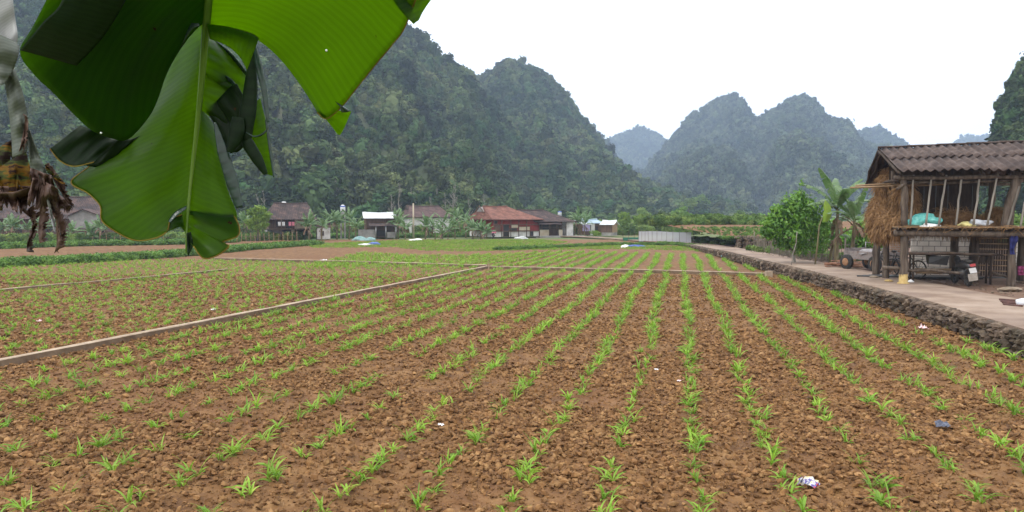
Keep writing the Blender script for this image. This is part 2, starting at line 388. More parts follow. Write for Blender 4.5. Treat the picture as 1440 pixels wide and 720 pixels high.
def leafcloud(blobs,n,size,seed=0,aspect=.6,shell=.5,up=.3,droop=0):
    """n small rhombic leaves spread through overlapping blobs (cx,cy,cz,rx,ry,rz)"""
    r=np.random.default_rng(seed); B=np.array(blobs,float); w=B[:,3]*B[:,4]+B[:,4]*B[:,5]; k=r.choice(len(B),n,p=w/w.sum())
    d=r.normal(0,1,(n,3)); d/=np.linalg.norm(d,axis=1)[:,None]
    rad=1-shell*r.random(n)**1.8
    rad*=1+.18*r.normal(0,1,n)*(r.random(n)<.4)
    p=B[k,:3]+d*B[k,3:6]*rad[:,None]
    nrm=d*.8+r.normal(0,.55,(n,3))+np.array([0,0,up]); nrm/=np.linalg.norm(nrm,axis=1)[:,None]
    a=np.cross(nrm,r.normal(0,1,(n,3))); a/=np.linalg.norm(a,axis=1)[:,None]; 
    if droop: a[:,2]-=droop; a/=np.linalg.norm(a,axis=1)[:,None]
    bb=np.cross(nrm,a); s=size*r.uniform(.6,1.4,n)[:,None]
    V=np.stack([p-a*s,p+bb*s*aspect+nrm*s*.12,p+a*s,p-bb*s*aspect+nrm*s*.12],1).reshape(-1,3)
    Q=np.arange(n*4).reshape(n,4); return V,Q
def corecloud(blobs,f=.72,seed=0,sub=2):
    Vs=[];Qs=[];o=0
    for i,bq in enumerate(blobs):
        V,Fs=ICO[sub]; V=V*np.array(bq[3:6])*f; k=np.array([1+.25*mnoise.noise(Vector((v*2/ max(bq[3],1e-3)+i*7+seed))) for v in V]); 
        Vs.append(V*k[:,None]+np.array(bq[:3])); Qs.append(np.array(Fs)+o); o+=len(V)
    return np.concatenate(Vs),np.concatenate(Qs)
def tri2quad(T): return T
def foliage(name,blobs,n,size,mt,seed,core=None,parent=None,link=True,**k):
    V,Q=leafcloud(blobs,n,size,seed,**k)
    T=np.concatenate([Q[:,[0,1,2]],Q[:,[0,2,3]]])
    if core:
        V2,T2=corecloud(blobs,core,seed,1); T=np.concatenate([T,T2+len(V)]); V=np.concatenate([V,V2])
    return npmesh(name,V,T,mt,parent=parent,link=link)

# forest on the hills
def crown_proto(name,seed,tall,mt,n=260,size=.2):
    r=np.random.default_rng(seed); bl=[(0,0,.25*tall,.75,.75,.6*tall)]
    for k in range(5):
        a=r.uniform(0,6.28); d=r.uniform(.25,.6); q=r.uniform(.3,.5); bl.append((math.cos(a)*d,math.sin(a)*d,r.uniform(-.1,.8)*tall,q,q,q*.85))
    return foliage(name,bl,n,size,mt,seed,core=.8,link=False)
protoN=[crown_proto('crown_source_%d'%k,40+k,[.9,1.2,1.6,.8,1.1,2.0][k],M['forest']) for k in range(6)]
protoF=[crown_proto('far_crown_source_%d'%k,60+k,[.9,1.3,1.0][k],M['forest_far'],90,.3) for k in range(3)]
def hill_trees(V,n,seed,smin,smax,tmax=1.02):
    r=np.random.default_rng(seed); nr,nc=V.shape[:2]
    lim=int(nr*min(1,tmax/1.35*1.0))+1; lim=min(lim,nr)
    W=V[:lim]; e1=W[1:,:-1]-W[:-1,:-1]; e2=W[:-1,1:]-W[:-1,:-1]; A=np.linalg.norm(np.cross(e1,e2),axis=-1)
    p=(A/A.sum()).ravel(); k=r.choice(len(p),n,p=p); i,j=np.unravel_index(k,A.shape); a=r.random(n)[:,None]; b=r.random(n)[:,None]
    P=W[i,j]*(1-a)*(1-b)+W[i+1,j]*a*(1-b)+W[i,j+1]*(1-a)*b+W[i+1,j+1]*a*b
    s=r.uniform(smin,smax,n)*(.75+.5*vnoise(P[:,0]*.02,P[:,1]*.02,seed)); s*=np.where(r.random(n)<.06,1.5,1)
    sc3=np.stack([s*r.uniform(.8,1.2,n),s*r.uniform(.8,1.2,n),s*r.uniform(.8,1.25,n)],1)
    P=P+np.array([0,0,1])*s[:,None]*.25
    rot=np.stack([r.normal(0,.12,n),r.normal(0,.12,n),r.uniform(0,6.28,n)],1)
    return P,sc3,rot
def forest(name,V,n,seed,smin,smax,pr,label,tmax=1.02):
    P,s,rt=hill_trees(V,n,seed,smin,smax,tmax); return scatter(name,P,s,rt,np.random.default_rng(seed).integers(0,len(pr),n),pr,label)
forest('forest',VA,26000,1,1.3,3.2,protoN,'dense dark green forest covering the nearest hill')
forest('forest',VB,15000,2,1.6,3.6,protoN,'dense green forest covering the second peak')
forest('forest',VC,1500,3,3,5,protoF,'bluish forest on the small slope behind the second peak')
forest('forest',VD,32000,4,1.7,3.6,protoF,'hazy blue green forest on the twin peaks')
forest('forest',VE,5000,5,2,4,protoF,'hazy forest on the lower peak beside the twin peaks')
forest('forest',VF,6000,6,2.5,5,protoF,'faint forest on the far peak between the hills')
forest('forest',VH,4000,7,2.5,5,protoF,'faint forest on the far peak above the barn roof')
forest('forest',VI,5000,8,.8,1.9,protoN,'dark forest clinging to the cliff behind the barn')
# ================================================================ kerbs in the field
M['kerb_side']=mat('muddy_shaded_kerb_side',[(.09,.055,.032),(.20,.14,.09)],scale=3,bump=.4,bscale=25,bdist=.01,coord='World')  # muddy brown, darkened as well for the shade on the kerb's side faces
def kerb(pts,label,w=.17,h=.17):
    P=[G(x,y,.08) for x,y in pts]; Q=[]
    for a,c in zip(P[:-1],P[1:]):
        n=max(2,int(np.linalg.norm(c-a)/.8))
        for k in range(n): Q.append(a+(c-a)*k/n)
    Q.append(P[-1]); Q=np.array(Q); Q[:,2]=0
    T=np.gradient(Q,axis=0); T/=np.linalg.norm(T,axis=1)[:,None]; S=np.stack([-T[:,1],T[:,0],0*T[:,0]],1)
    wob=fbm(np.arange(len(Q))*.35,np.full(len(Q),w*77),5)[:,None]
    Q=Q+S*wob*.03; hh=h+.012*fbm(np.arange(len(Q))*.6,np.full(len(Q),3.3),9)
    rows=[]
    for q,s,z in zip(Q,S,hh):
        e=rng.normal(0,.004,4)
        rows.append([q-s*w/2+[0,0,-.06],q-s*(w/2-.004)+[0,0,z-.015+e[0]],q-s*(w/2-.02)+[0,0,z+e[1]],q+s*(w/2-.02)+[0,0,z+e[2]],q+s*(w/2-.004)+[0,0,z-.015+e[3]],q+s*w/2+[0,0,-.06]])
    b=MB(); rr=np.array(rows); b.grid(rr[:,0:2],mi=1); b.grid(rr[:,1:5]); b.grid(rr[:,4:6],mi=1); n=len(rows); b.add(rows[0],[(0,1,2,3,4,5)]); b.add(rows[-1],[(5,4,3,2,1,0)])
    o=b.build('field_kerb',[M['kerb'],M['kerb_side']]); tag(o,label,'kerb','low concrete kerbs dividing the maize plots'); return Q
K1=kerb([(-260,563.5),(0,512),(300,452.3),(685,376)],'long pale kerb running diagonally out of the lower left of the field')
K2=kerb([(688,376.3),(880,380.8),(1079,386.5)],'straight low kerb across the field, ending at the stone wall')
K3=kerb([(300,364),(480,368.5),(684,374.5)],'thin far kerb meeting the corner where two kerbs join')
K4=kerb([(-60,414),(0,408),(80,400.5),(150,395),(235,387),(320,379)],'thin short kerb among dense seedlings left of the long diagonal kerb',.1,.12)
b=MB(); p=G(1081,387,.1); b.box((p[0],p[1],.12),(.28,.28,.36)); o=b.build('kerb_end_block',M['kerb']); tag(o,'small square concrete block closing the straight kerb by the wall','kerb block')
b=MB(); p=G(687,377,.1); b.tube([(p[0],p[1],0),(p[0]+.02,p[1],.36)],[.04,.035],6); o=b.build('kerb_stake',M['kerb']); tag(o,'short stake where three kerbs meet in the field','stake')

# ================================================================ maize seedlings
def blade_arr(base,az,L,w,arch,seg=4,fold=.25,twist=0,el0=1.44):
    t=np.linspace(0,1,seg+1); el=el0-arch*t; d=np.array([math.cos(az),math.sin(az)])
    st=L/seg; r=np.concatenate([[0],np.cumsum(np.cos(el[:-1])*st)]); z=np.concatenate([[0],np.cumsum(np.sin(el[:-1])*st)])
    c=np.stack([base[0]+d[0]*r,base[1]+d[1]*r,base[2]+z],1)
    wd=w*np.array([.55,1,.95,.6,.04])[:seg+1] if seg==4 else w*np.sin(np.pi*np.clip(.15+.85*t,0,1))
    s=np.array([-d[1]*math.cos(twist),d[0]*math.cos(twist),math.sin(twist)])
    V=np.stack([c-s*wd[:,None],c+np.array([0,0,-fold*w]),c+s*wd[:,None]],1).reshape(-1,3)
    Q=[]
    for i in range(seg):
        for j in (0,1): Q.append((i*3+j,i*3+j+1,(i+1)*3+j+1,(i+1)*3+j))
    return V,np.array(Q)
def clump(seed,nplants,spread=.09,hs=1.0):
    r=np.random.default_rng(seed); Vs=[];Qs=[];o=0
    for k in range(nplants):
        bx,by=r.normal(0,spread,2); sh=r.uniform(.03,.06)*hs; lean=r.normal(0,.012,2)
        nl=r.integers(5,9); a0=r.uniform(0,6.28)
        for i in range(nl):
            az=a0+(i%2)*math.pi+r.normal(0,.5); L=r.uniform(.17,.33)*hs*(.7+.3*i/nl)
            V,Q=blade_arr((bx+lean[0]*i/nl,by+lean[1]*i/nl,sh*i/nl*.9-.01),az,L,r.uniform(.008,.0145)*hs**.5,r.uniform(.9,2.0)*(1-.3*i/nl),twist=r.normal(0,.5),el0=r.uniform(.65,1.15)+.3*i/nl)
            Vs.append(V);Qs.append(Q+o);o+=len(V)
    return np.concatenate(Vs),np.concatenate(Qs)
def in_right_of_kerb(x,y,K):           # +: on the right-hand side
    return x-np.interp(y,K[np.argsort(K[:,1]),1],K[np.argsort(K[:,1]),0])
def k2y(x): return np.interp(x,K2[np.argsort(K2[:,0]),0],K2[np.argsort(K2[:,0]),1])
def rows(x0,x1,y0,y1,dx,dy,seed,jit):
    r=np.random.default_rng(seed); out=[]
    for k in range(int(x0/dx),int(x1/dx)+1):
        y=y0+r.uniform(0,dy); wob=r.uniform(0,50)
        while y<y1:
            x=2.16+k*dx+(y-8.39)*.2296+.05*math.sin(y*.35+wob)
            out.append((x+r.normal(0,jit),y+r.normal(0,jit)*.8)); y+=dy*r.uniform(.6,1.45)
    return np.array(out)
P=rows(-50,26,4.5,75,.90,.37,1,.035)
xk=in_right_of_kerb(P[:,0],P[:,1],K1); near=P[:,1]<k2y(P[:,0])-.35
main=P[(xk>.3)&near&(P[:,0]<wall_x(P[:,1])-.45)&(P[:,0]>-30)]
main=main[rng.random(len(main))>np.clip(.07+.25*(fbm(main[:,0]*.4,main[:,1]*.4,77)>.35),0,1)]
P2=rows(-50,26,38,64,.90,.30,2,.05)
far=P2[(P2[:,1]>k2y(P2[:,0])+.4)&(P2[:,0]>in_right_of_kerb(0*P2[:,1],P2[:,1],K3)*-1*0-12+0*P2[:,0])&(P2[:,0]<wall_x(P2[:,1])-.5)&(P2[:,1]<57+3*np.sin(P2[:,0]*.3))]
P3=rows(-90,20,9,60,.62,.34,3,.10)
lf=P3[(in_right_of_kerb(P3[:,0],P3[:,1],K1)<-.3)&(P3[:,0]>-1.0*P3[:,1]-3)]
kk3=K3[np.argsort(K3[:,0])]; y3=np.interp(lf[:,0],kk3[:,0],kk3[:,1]); 
BL=np.array([G(*p) for p in [(-150,388),(0,374),(100,369),(200,363),(270,358),(340,351),(440,343)]])
lf=lf[(lf[:,1]<np.interp(lf[:,0],BL[:,0],BL[:,1])-1)&(lf[:,1]<y3-.5)&(lf[:,1]<k2y(lf[:,0])+8)]
allp=np.concatenate([main,far,lf]); grp=np.concatenate([np.zeros(len(main)),np.ones(len(far)),np.full(len(lf),2)])
depth=allp[:,1]; inview=np.abs(allp[:,0])<depth*.72+.3
near_k=np.where(inview)[0]; near_k=near_k[np.argsort(np.hypot(allp[near_k,0],allp[near_k,1]))]
near_k=near_k[allp[near_k,1]>6.2][:300]; isn=np.zeros(len(allp),bool); isn[near_k]=True
protoM=[]
for k in range(10):
    V,Q=clump(100+k,[2,3,2,3,2,4,3,3,2,3][k],.04); me_o=npmesh('maize_clump',V,Q,M['maize'],link=False); protoM.append(me_o)
for c,i in enumerate(near_k):
    o=protoM[rng.integers(0,10)].copy(); C.objects.link(o); x,y=allp[i]
    s=rng.uniform(.75,1.2)*(.7 if grp[i]==2 else 1)
    s*=.9
    o.location=(x,y,float(field_z(np.array(x),np.array(y)))+.005); o.rotation_euler=(0,0,rng.uniform(0,6.28)); o.scale=(s,s,s*rng.uniform(.85,1.15))
    tag(o,'small bright green maize clump growing in the nearest rows of brown soil','maize seedling','maize seedlings in the nearest rows')
rest=allp[~isn]; g2=grp[~isn]
s=rng.uniform(.75,1.15,len(rest))*np.where(g2==2,.68,1)*np.interp(rest[:,1],[10,60],[1,1.15]); z=field_z(rest[:,0],rest[:,1],False)+.03
scatter('maize_seedlings',np.stack([rest[:,0],rest[:,1],z],1),s,np.stack([0*s,0*s,rng.uniform(0,6.28,len(s))],1),rng.integers(0,10,len(s)),[p.copy() for p in protoM],'green maize seedlings in rows reaching back across the field')
# ================================================================ clods
def clodmesh(k):
    r=np.random.default_rng(900+k); import bmesh; bm=bmesh.new(); W=r.normal(0,1,(13,3)); W/=np.linalg.norm(W,axis=1)[:,None]; W*=np.array([.55,.44,.34])*r.uniform(.8,1.15,(13,1)); [bm.verts.new(tuple(w)) for w in W]; bmesh.ops.convex_hull(bm,input=bm.verts[:]); bmesh.ops.triangulate(bm,faces=bm.faces[:]); bm.verts.index_update(); V=np.array([v.co[:] for v in bm.verts]); T=np.array([[v.index for v in f.verts] for f in bm.faces]); bm.free(); return npmesh('clod_source_%d'%k,V,T,M['clod'],link=False)
protoC=[clodmesh(k) for k in range(10)]
pts=[];sz=[]
for y0,y1,dens,smin,smax in ((5.5,9,1150,.010,.062),(9,13,620,.014,.064),(13,20,260,.02,.072),(20,36,60,.04,.085)):
    n=int(dens*(y1-y0)*(1.6*(y0+y1)/2+1)); yy=rng.uniform(y0,y1,n); xx=rng.uniform(-1,1,n)*(yy*.8+.6)
    k=(xx<wall_x(yy)-.1); xx=xx[k];yy=yy[k]
    q=fbm(xx*.7,yy*.9,61,3); kk=rng.random(len(xx))<np.clip(.8+1.0*q,.42,1); xx=xx[kk];yy=yy[kk]; s_=smin+(smax-smin)*rng.random(len(xx))**np.clip(3.6-4*q[kk],1.4,6); s_*=.8+.5*vnoise(xx*.9,yy*.9,4); pts.append(np.stack([xx,yy],1)); sz.append(s_)
pts=np.concatenate(pts); sz=np.concatenate(sz)*1.5
z=field_z(pts[:,0],pts[:,1])+sz*.26
o=scatter('soil_clods',np.column_stack([pts,z]),np.stack([sz*rng.uniform(.8,1.3,len(sz)),sz*rng.uniform(.8,1.3,len(sz)),sz*rng.uniform(.8,1.3,len(sz))],1),np.stack([rng.normal(0,.35,len(sz)),rng.normal(0,.35,len(sz)),rng.uniform(0,6.28,len(sz))],1),rng.integers(0,10,len(sz)),protoC,'loose crumbly brown clods lying on the tilled field')
b=MB()
for k in range(900):
    y=rng.uniform(6.3,24); x=rng.uniform(-1,1)*(y*.74); 
    if x>wall_x(y)-.3: continue
    a=rng.uniform(0,6.28); l=rng.uniform(.04,.13); z=float(field_z(np.array(x),np.array(y)))+.045; b.tube([(x,y,z),(x+math.cos(a)*l*.5,y+math.sin(a)*l*.5,z+rng.uniform(0,.015)),(x+math.cos(a)*l,y+math.sin(a)*l,z+rng.normal(0,.01))],.0028,3,cap=False)
o=b.build('dry_stalks',M['straw']); tag(o,'short dry straw stalks strewn over the soil',kind='stuff')
# ================================================================ green strips, weeds, hedges
def tuft(seed,n=26,h=.22,w=.012,mt='grass',sp=.1):
    r=np.random.default_rng(seed); Vs=[];Qs=[];o=0
    for i in range(n):
        V,Q=blade_arr((*r.normal(0,sp,2),-.01),r.uniform(0,6.28),h*r.uniform(.5,1.3),w,r.uniform(.3,1.6),3,twist=r.normal(0,.5)); Vs.append(V);Qs.append(Q+o);o+=len(V)
    return npmesh('grass_source_%d'%seed,np.concatenate(Vs),np.concatenate(Qs),M[mt],link=False)
protoG=[tuft(k) for k in range(4)]
protoL=[foliage('leafy_source_%d'%k,[(0,0,.12,.3,.3,.2),(.15,.1,.2,.2,.2,.15)],150,.055,M['leafy'],300+k,shell=.7,link=False) for k in range(4)]
protoS=[foliage('shrub_source_%d'%k,[(0,0,.5,.5,.5,.5),(.3,.1,.8,.35,.35,.4),(-.3,-.1,.7,.3,.3,.4)],420,.11,M['shrub'],320+k,core=.7,link=False) for k in range(4)]
def poly_pts(poly,n,z=0.0):
    W=np.array([G(x,y,z)[:2] for x,y in poly]); 
    mn,mx=W.min(0),W.max(0); out=[]
    tries=0
    A=0.5*abs(np.dot(W[:,0],np.roll(W[:,1],1))-np.dot(W[:,1],np.roll(W[:,0],1))); m=int(n*(mx-mn).prod()/max(A,1e-6))
    p=rng.uniform(mn,mx,(m,2)); ins=np.zeros(m,bool); j=len(W)-1
    for i in range(len(W)):
        c=((W[i,1]>p[:,1])!=(W[j,1]>p[:,1]))&(p[:,0]<(W[j,0]-W[i,0])*(p[:,1]-W[i,1])/(W[j,1]-W[i,1]+1e-12)+W[i,0]); ins^=c; j=i
    return p[ins]
def strip_pts(pxs,n,width,z=0.0):
    W=np.array([G(x,y,z)[:2] for x,y in pxs]); L=np.r_[0,np.cumsum(np.linalg.norm(np.diff(W,axis=0),axis=1))]; t=rng.uniform(0,L[-1],n)
    x=np.interp(t,L,W[:,0]);y=np.interp(t,L,W[:,1]); return np.stack([x,y],1)+rng.normal(0,width/2.5,(n,2))
def strew(name,p,sc_,pr,label,zoff=0.0,zf=None,var=.35):
    s=sc_*rng.uniform(1-var,1+var,len(p)); z=(zf(p[:,0],p[:,1]) if zf else 0*s)+zoff
    return scatter(name,np.column_stack([p,z]),s,np.stack([rng.normal(0,.1,len(p)),rng.normal(0,.1,len(p)),rng.uniform(0,6.28,len(p))],1),rng.integers(0,len(pr),len(p)),[q.copy() for q in pr],label)
strew('grass',np.concatenate([poly_pts([(430,343.5),(560,338),(760,337),(800,341),(745,348),(640,349.5),(560,348),(440,349)],5200)]),.55,protoG,'bright green grass strip behind the bare soil')
strew('grass',np.concatenate([poly_pts([(560,349),(760,347),(880,344),(960,347),(1000,355),(940,352),(860,350.5),(760,352),(640,354),(600,353)],2600)]),.5,protoG,'thin green weeds at the far end of the maize rows')
strew('leafy_bank',strip_pts([(-150,389),(0,375),(100,370),(200,364),(270,359),(340,352),(440,344.5)],2600,.9),1.15,protoL,'low leafy green bank crossing behind the left plot')
strew('leafy_bank',strip_pts([(330,338),(400,336),(450,334.5),(520,334),(640,333),(700,331.5)],1500,1.2),1.5,protoL,'low clipped green bank in front of the village gardens')
strew('leafy_bank',strip_pts([(-200,352),(0,350),(120,346),(250,344),(330,341)],900,1.0),1.4,protoL,'dark low bank beyond the bare left plot')
strew('weeds',strip_pts([(930,343),(965,346),(1000,352),(1040,362),(1080,375)],700,.5),.8,protoL,'green weeds along the foot of the stone wall')
strew('weeds',strip_pts([(700,352),(760,349.5),(860,345),(930,345)],500,.5),.8,protoL,'dark weeds in a broken line beyond the far rows')
strew('grass',strip_pts([(1440,500),(1310,452),(1180,411),(1130,395),(1080,381)],420,.2),.5,protoG,'sparse grass at the foot of the stone wall')
# ================================================================ litter
def litter(px,py,size,mt,label,name='litter',amp=.35):
    b=MB(); n=6; p=G(px,py,.05); a=rng.uniform(0,6.28)
    Pg=[[(lambda u,v:(size*(u*math.cos(a)-v*.7*math.sin(a)),size*(u*math.sin(a)+v*.7*math.cos(a)),.02+size*amp*abs(rng.normal(0,.5))))(i/n-.5+rng.normal(0,.03),j/n-.5+rng.normal(0,.03)) for j in range(n+1)] for i in range(n+1)]
    b.grid(Pg,uv=[[(i/n,j/n) for j in range(n+1)] for i in range(n+1)]); o=b.build(name,mt,loc=(p[0],p[1],.03)); tag(o,label,'litter'); 
    sd_=o.modifiers.new('thick','SOLIDIFY'); sd_.thickness=.002
M['white_plastic']=mat('white_plastic',[(.75,.75,.75),(.85,.85,.86)],scale=20,rough=.4,bump=.2)
M['pink_plastic']=mat('pink_plastic',[(.75,.70,.70),(.75,.35,.38)],scale=14,rough=.4,bump=.2)
M['wrapper']=mat('snack_wrapper',[(.75,.66,.30),(.75,.72,.70),(.04,.08,.35),(.55,.08,.05)],scale=13,rough=.3,bump=.2,contrast=(.38,.62))
M['dark_plastic']=mat('dark_plastic',[(.05,.06,.10),(.15,.16,.2)],scale=14,rough=.3,bump=.2)
litter(1137,683,.20,M['wrapper'],'crumpled yellow and blue snack wrapper between two rows at lower right','snack_wrapper',.5)
litter(620,598,.075,M['white_plastic'],'tiny white scrap lying on soil near the lower middle')
litter(841,503,.09,M['white_plastic'],'white scrap beside a clump in the middle of the field')
litter(923,520,.07,M['white_plastic'],'small white scrap right of the middle rows')
litter(956,536,.09,M['pink_plastic'],'pinkish white scrap beside a dense maize row')
litter(1299,462,.20,M['pink_plastic'],'crumpled pink and white bag near the stone wall')
litter(1326,600,.17,M['dark_plastic'],'dark crumpled plastic scrap in the right hand rows')
litter(300,436,.14,M['white_plastic'],'white scrap beyond the long diagonal kerb')
litter(55,452,.13,M['pink_plastic'],'pale scrap among seedlings at the left edge')
litter(454,368,.5,M['white_plastic'],'white sheet scrap beside the far thin kerb')
litter(1019,362,.5,mat('cyan_plastic',[(.2,.5,.55),(.4,.7,.75)],scale=8,rough=.4),'pale blue plastic scrap by the foot of the far stone wall')
# ================================================================ near banana leaves (hanging about a metre in front of the camera)
def leafmat(name,base,tcol,trans,vein=.5,vs=1.0,rough=.35,spots=True,spec=.5):
    m,nt,out=mk(name); L=nt.links.new
    uv=N(nt,'ShaderNodeUVMap'); sp=N(nt,'ShaderNodeSeparateXYZ'); L(uv.outputs[0],sp.inputs[0])
    # fine parallel veins running out from the midrib (v counts them)
    nz=N(nt,'ShaderNodeTexNoise'); setin(nz,Scale=6.0,Detail=4.0); L(uv.outputs[0],nz.inputs['Vector'])
    ad=N(nt,'ShaderNodeMath',operation='MULTIPLY_ADD'); ad.inputs[1].default_value=330*vs; L(sp.outputs[1],ad.inputs[0])
    k=N(nt,'ShaderNodeMath',operation='MULTIPLY'); k.inputs[1].default_value=5.0; L(nz.outputs['Fac'],k.inputs[0]); L(k.outputs[0],ad.inputs[2])
    sn=N(nt,'ShaderNodeMath',operation='SINE'); L(ad.outputs[0],sn.inputs[0])
    a2=N(nt,'ShaderNodeMath',operation='MULTIPLY'); a2.inputs[1].default_value=760*vs; L(sp.outputs[1],a2.inputs[0]); s2=N(nt,'ShaderNodeMath',operation='SINE'); L(a2.outputs[0],s2.inputs[0])
    su=N(nt,'ShaderNodeMath',operation='MULTIPLY_ADD'); L(s2.outputs[0],su.inputs[0]); su.inputs[1].default_value=.4; L(sn.outputs[0],su.inputs[2])
    mr=N(nt,'ShaderNodeMapRange'); mr.inputs[1].default_value=-1.4; mr.inputs[2].default_value=1.4; mr.inputs[3].default_value=1-vein*.35; mr.inputs[4].default_value=1+vein*.2; L(su.outputs[0],mr.inputs[0])
    n3=N(nt,'ShaderNodeTexNoise'); setin(n3,Scale=2.0,Detail=3.0); L(uv.outputs[0],n3.inputs['Vector'])
    m3=N(nt,'ShaderNodeMapRange'); m3.inputs[3].default_value=.75; m3.inputs[4].default_value=1.2; L(n3.outputs['Fac'],m3.inputs[0])
    mm=N(nt,'ShaderNodeMath',operation='MULTIPLY'); L(mr.outputs[0],mm.inputs[0]); L(m3.outputs[0],mm.inputs[1])
    def colored(c):
        hs=N(nt,'ShaderNodeHueSaturation'); hs.inputs['Color'].default_value=(*c,1); L(mm.outputs[0],hs.inputs['Value'])
        if not spots: return hs.outputs[0]
        tc=N(nt,'ShaderNodeTexCoord'); nz=N(nt,'ShaderNodeTexNoise'); setin(nz,Scale=42.0,Detail=3.0); L(tc.outputs['Object'],nz.inputs['Vector'])
        r=N(nt,'ShaderNodeValToRGB'); r.color_ramp.elements[0].position=.735; r.color_ramp.elements[1].position=.76; L(nz.outputs['Fac'],r.inputs[0])
        mx=N(nt,'ShaderNodeMix',data_type='RGBA'); L(r.outputs[0],mx.inputs[0]); L(hs.outputs[0],mx.inputs[6]); mx.inputs[7].default_value=(.10,.04,.01,1); return mx.outputs[2]
    b=N(nt,'ShaderNodeBsdfPrincipled'); L(colored(base),b.inputs['Base Color']); setin(b,Roughness=rough); b.inputs['Specular IOR Level'].default_value=spec
    bp=N(nt,'ShaderNodeBump'); setin(bp,Strength=.12,Distance=.001); L(su.outputs[0],bp.inputs['Height']); L(bp.outputs[0],b.inputs['Normal'])
    tr=N(nt,'ShaderNodeBsdfTranslucent'); L(colored(tcol),tr.inputs[0])
    ms=N(nt,'ShaderNodeMixShader'); ms.inputs[0].default_value=trans; L(b.outputs[0],ms.inputs[1]); L(tr.outputs[0],ms.inputs[2]); L(ms.outputs[0],out.inputs[0]); return m
M['lf']=leafmat('banana_leaf_blade',(.014,.040,.004),(.32,.50,.010),.72,vein=.25,spec=.22)
M['lfm']=leafmat('banana_leaf_shaded_blade',(.010,.030,.004),(.22,.38,.008),.64,vein=.25,spec=.2)  # darker blade copy; the upper left lobe's shade is put into its colour
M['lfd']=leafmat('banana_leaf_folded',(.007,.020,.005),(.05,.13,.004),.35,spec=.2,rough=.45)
M['lfg']=leafmat('banana_leaf_glossy_top',(.020,.045,.030),(.02,.07,.01),.15,vein=.7,rough=.22)
M['rib']=mat('banana_midrib',[(.10,.19,.025),(.16,.26,.04)],scale=20,bump=.2,rough=.35,trans=.3,bdist=.001)
M['edge']=mat('leaf_dry_edge',[(.30,.24,.03),(.18,.09,.015)],scale=30,bump=0,trans=.4)

def rs(pts,n):
    P=np.array(pts,float); L=np.r_[0,np.cumsum(np.linalg.norm(np.diff(P[:,:2],axis=0),axis=1))]; t=np.linspace(0,L[-1],n)
    # smooth resample (Catmull-Rom through the points)
    out=[]
    for q in t:
        i=min(max(np.searchsorted(L,q,side='right')-1,0),len(P)-2); u=(q-L[i])/max(L[i+1]-L[i],1e-9)
        p0=P[max(i-1,0)];p1=P[i];p2=P[i+1];p3=P[min(i+2,len(P)-1)]
        out.append(.5*((2*p1)+(-p0+p2)*u+(2*p0-5*p1+4*p2-p3)*u*u+(-p0+3*p1-3*p2+p3)*u**3))
    return np.array(out)
LEAFO=empty('banana_leaf',D(290,-120,1.2),0,'large torn green banana leaf hanging down across the upper left','banana leaf')
def to_local(W,par): return W-np.array(par.location)
def loft(par,name,A,B,mt,Mid=None,n=40,m=22,d=1.2,curl=0.0,wav=.0025,v0=0.0,dA=None,dB=None,edge=False,seed=0,trim=True,rag=0):
    """lamina between the curve A (at the midrib) and the curve B (the free edge); points are (px,py[,distance])"""
    f3=lambda Q,dd:[(p[0],p[1],p[2] if len(p)>2 else dd) for p in Q]
    a=rs(f3(A,dA or d),n); b_=rs(f3(B,dB or d),n); mi=rs(f3(Mid,d),n) if Mid else (a+b_)/2
    c=2*mi-.5*(a+b_) if Mid else mi
    t=np.linspace(0,1,m)[None,:,None]
    P=(1-t)**2*a[:,None]+2*t*(1-t)*c[:,None]+t*t*b_[:,None]
    if rag:
        q=1-rag*np.random.default_rng(seed).random((n,1,1))*np.array([1,0])[np.arange(n)%2][:,None,None]-rag*.5*vnoise(np.arange(n)*.4,np.full(n,seed*3.1),seed)[:,None,None]; t=t*q; P=(1-t)**2*a[:,None]+2*t*(1-t)*c[:,None]+t*t*b_[:,None]
    ii=np.linspace(0,1,n)[:,None]; tt=np.linspace(0,1,m)[None]
    P[...,2]+=wav*.4*np.sin(ii*21+seed)*np.sin(tt*3.14)+wav*2.5*fbm(ii*3+seed,tt*2,seed+5,2)+curl*tt**3
    W=np.array([[D(q[0],q[1],q[2]) for q in r] for r in P])
    uv=np.stack(np.broadcast_arrays(tt*1.0,v0+ii*float(np.linalg.norm(np.diff(np.array(A,float)[:,:2],axis=0),axis=1).sum())/400),-1)
    b=MB().grid(to_local(W.reshape(-1,3),par).reshape(W.shape),uv=uv)
    o=b.build(name,mt,parent=par,smooth=True); sdm=o.modifiers.new('t','SOLIDIFY'); sdm.thickness=.0008
    return o,W
def strip_edge(par,W,r=.0012,mt='edge'):
    L=W[:,-1]; b=MB().tube(to_local(L,par),r,5); return b.build('leaf_edge',M[mt],parent=par)
# midrib
mr_=rs([(304,-230,.86),(297,-60,1.02),(293,0,1.07),(288,60,1.12),(283,120,1.155),(277,180,1.175),(270,240,1.185),(265,290,1.185),(262,332,1.18),(262,356,1.175)],40)
W=np.array([D(*q) for q in mr_]); rad=np.interp(np.linspace(0,1,40),[0,.4,.85,1],[.0085,.0062,.0025,.0012])
MB().tube(to_local(W,LEAFO),rad,10).build('midrib',M['rib'],parent=LEAFO,smooth=True)
mA=lambda y0,y1,dz=0:[(float(np.interp(y,mr_[:,1],mr_[:,0])),y,float(np.interp(y,mr_[:,1],mr_[:,2]))+dz) for y in np.linspace(y0,y1,6)]
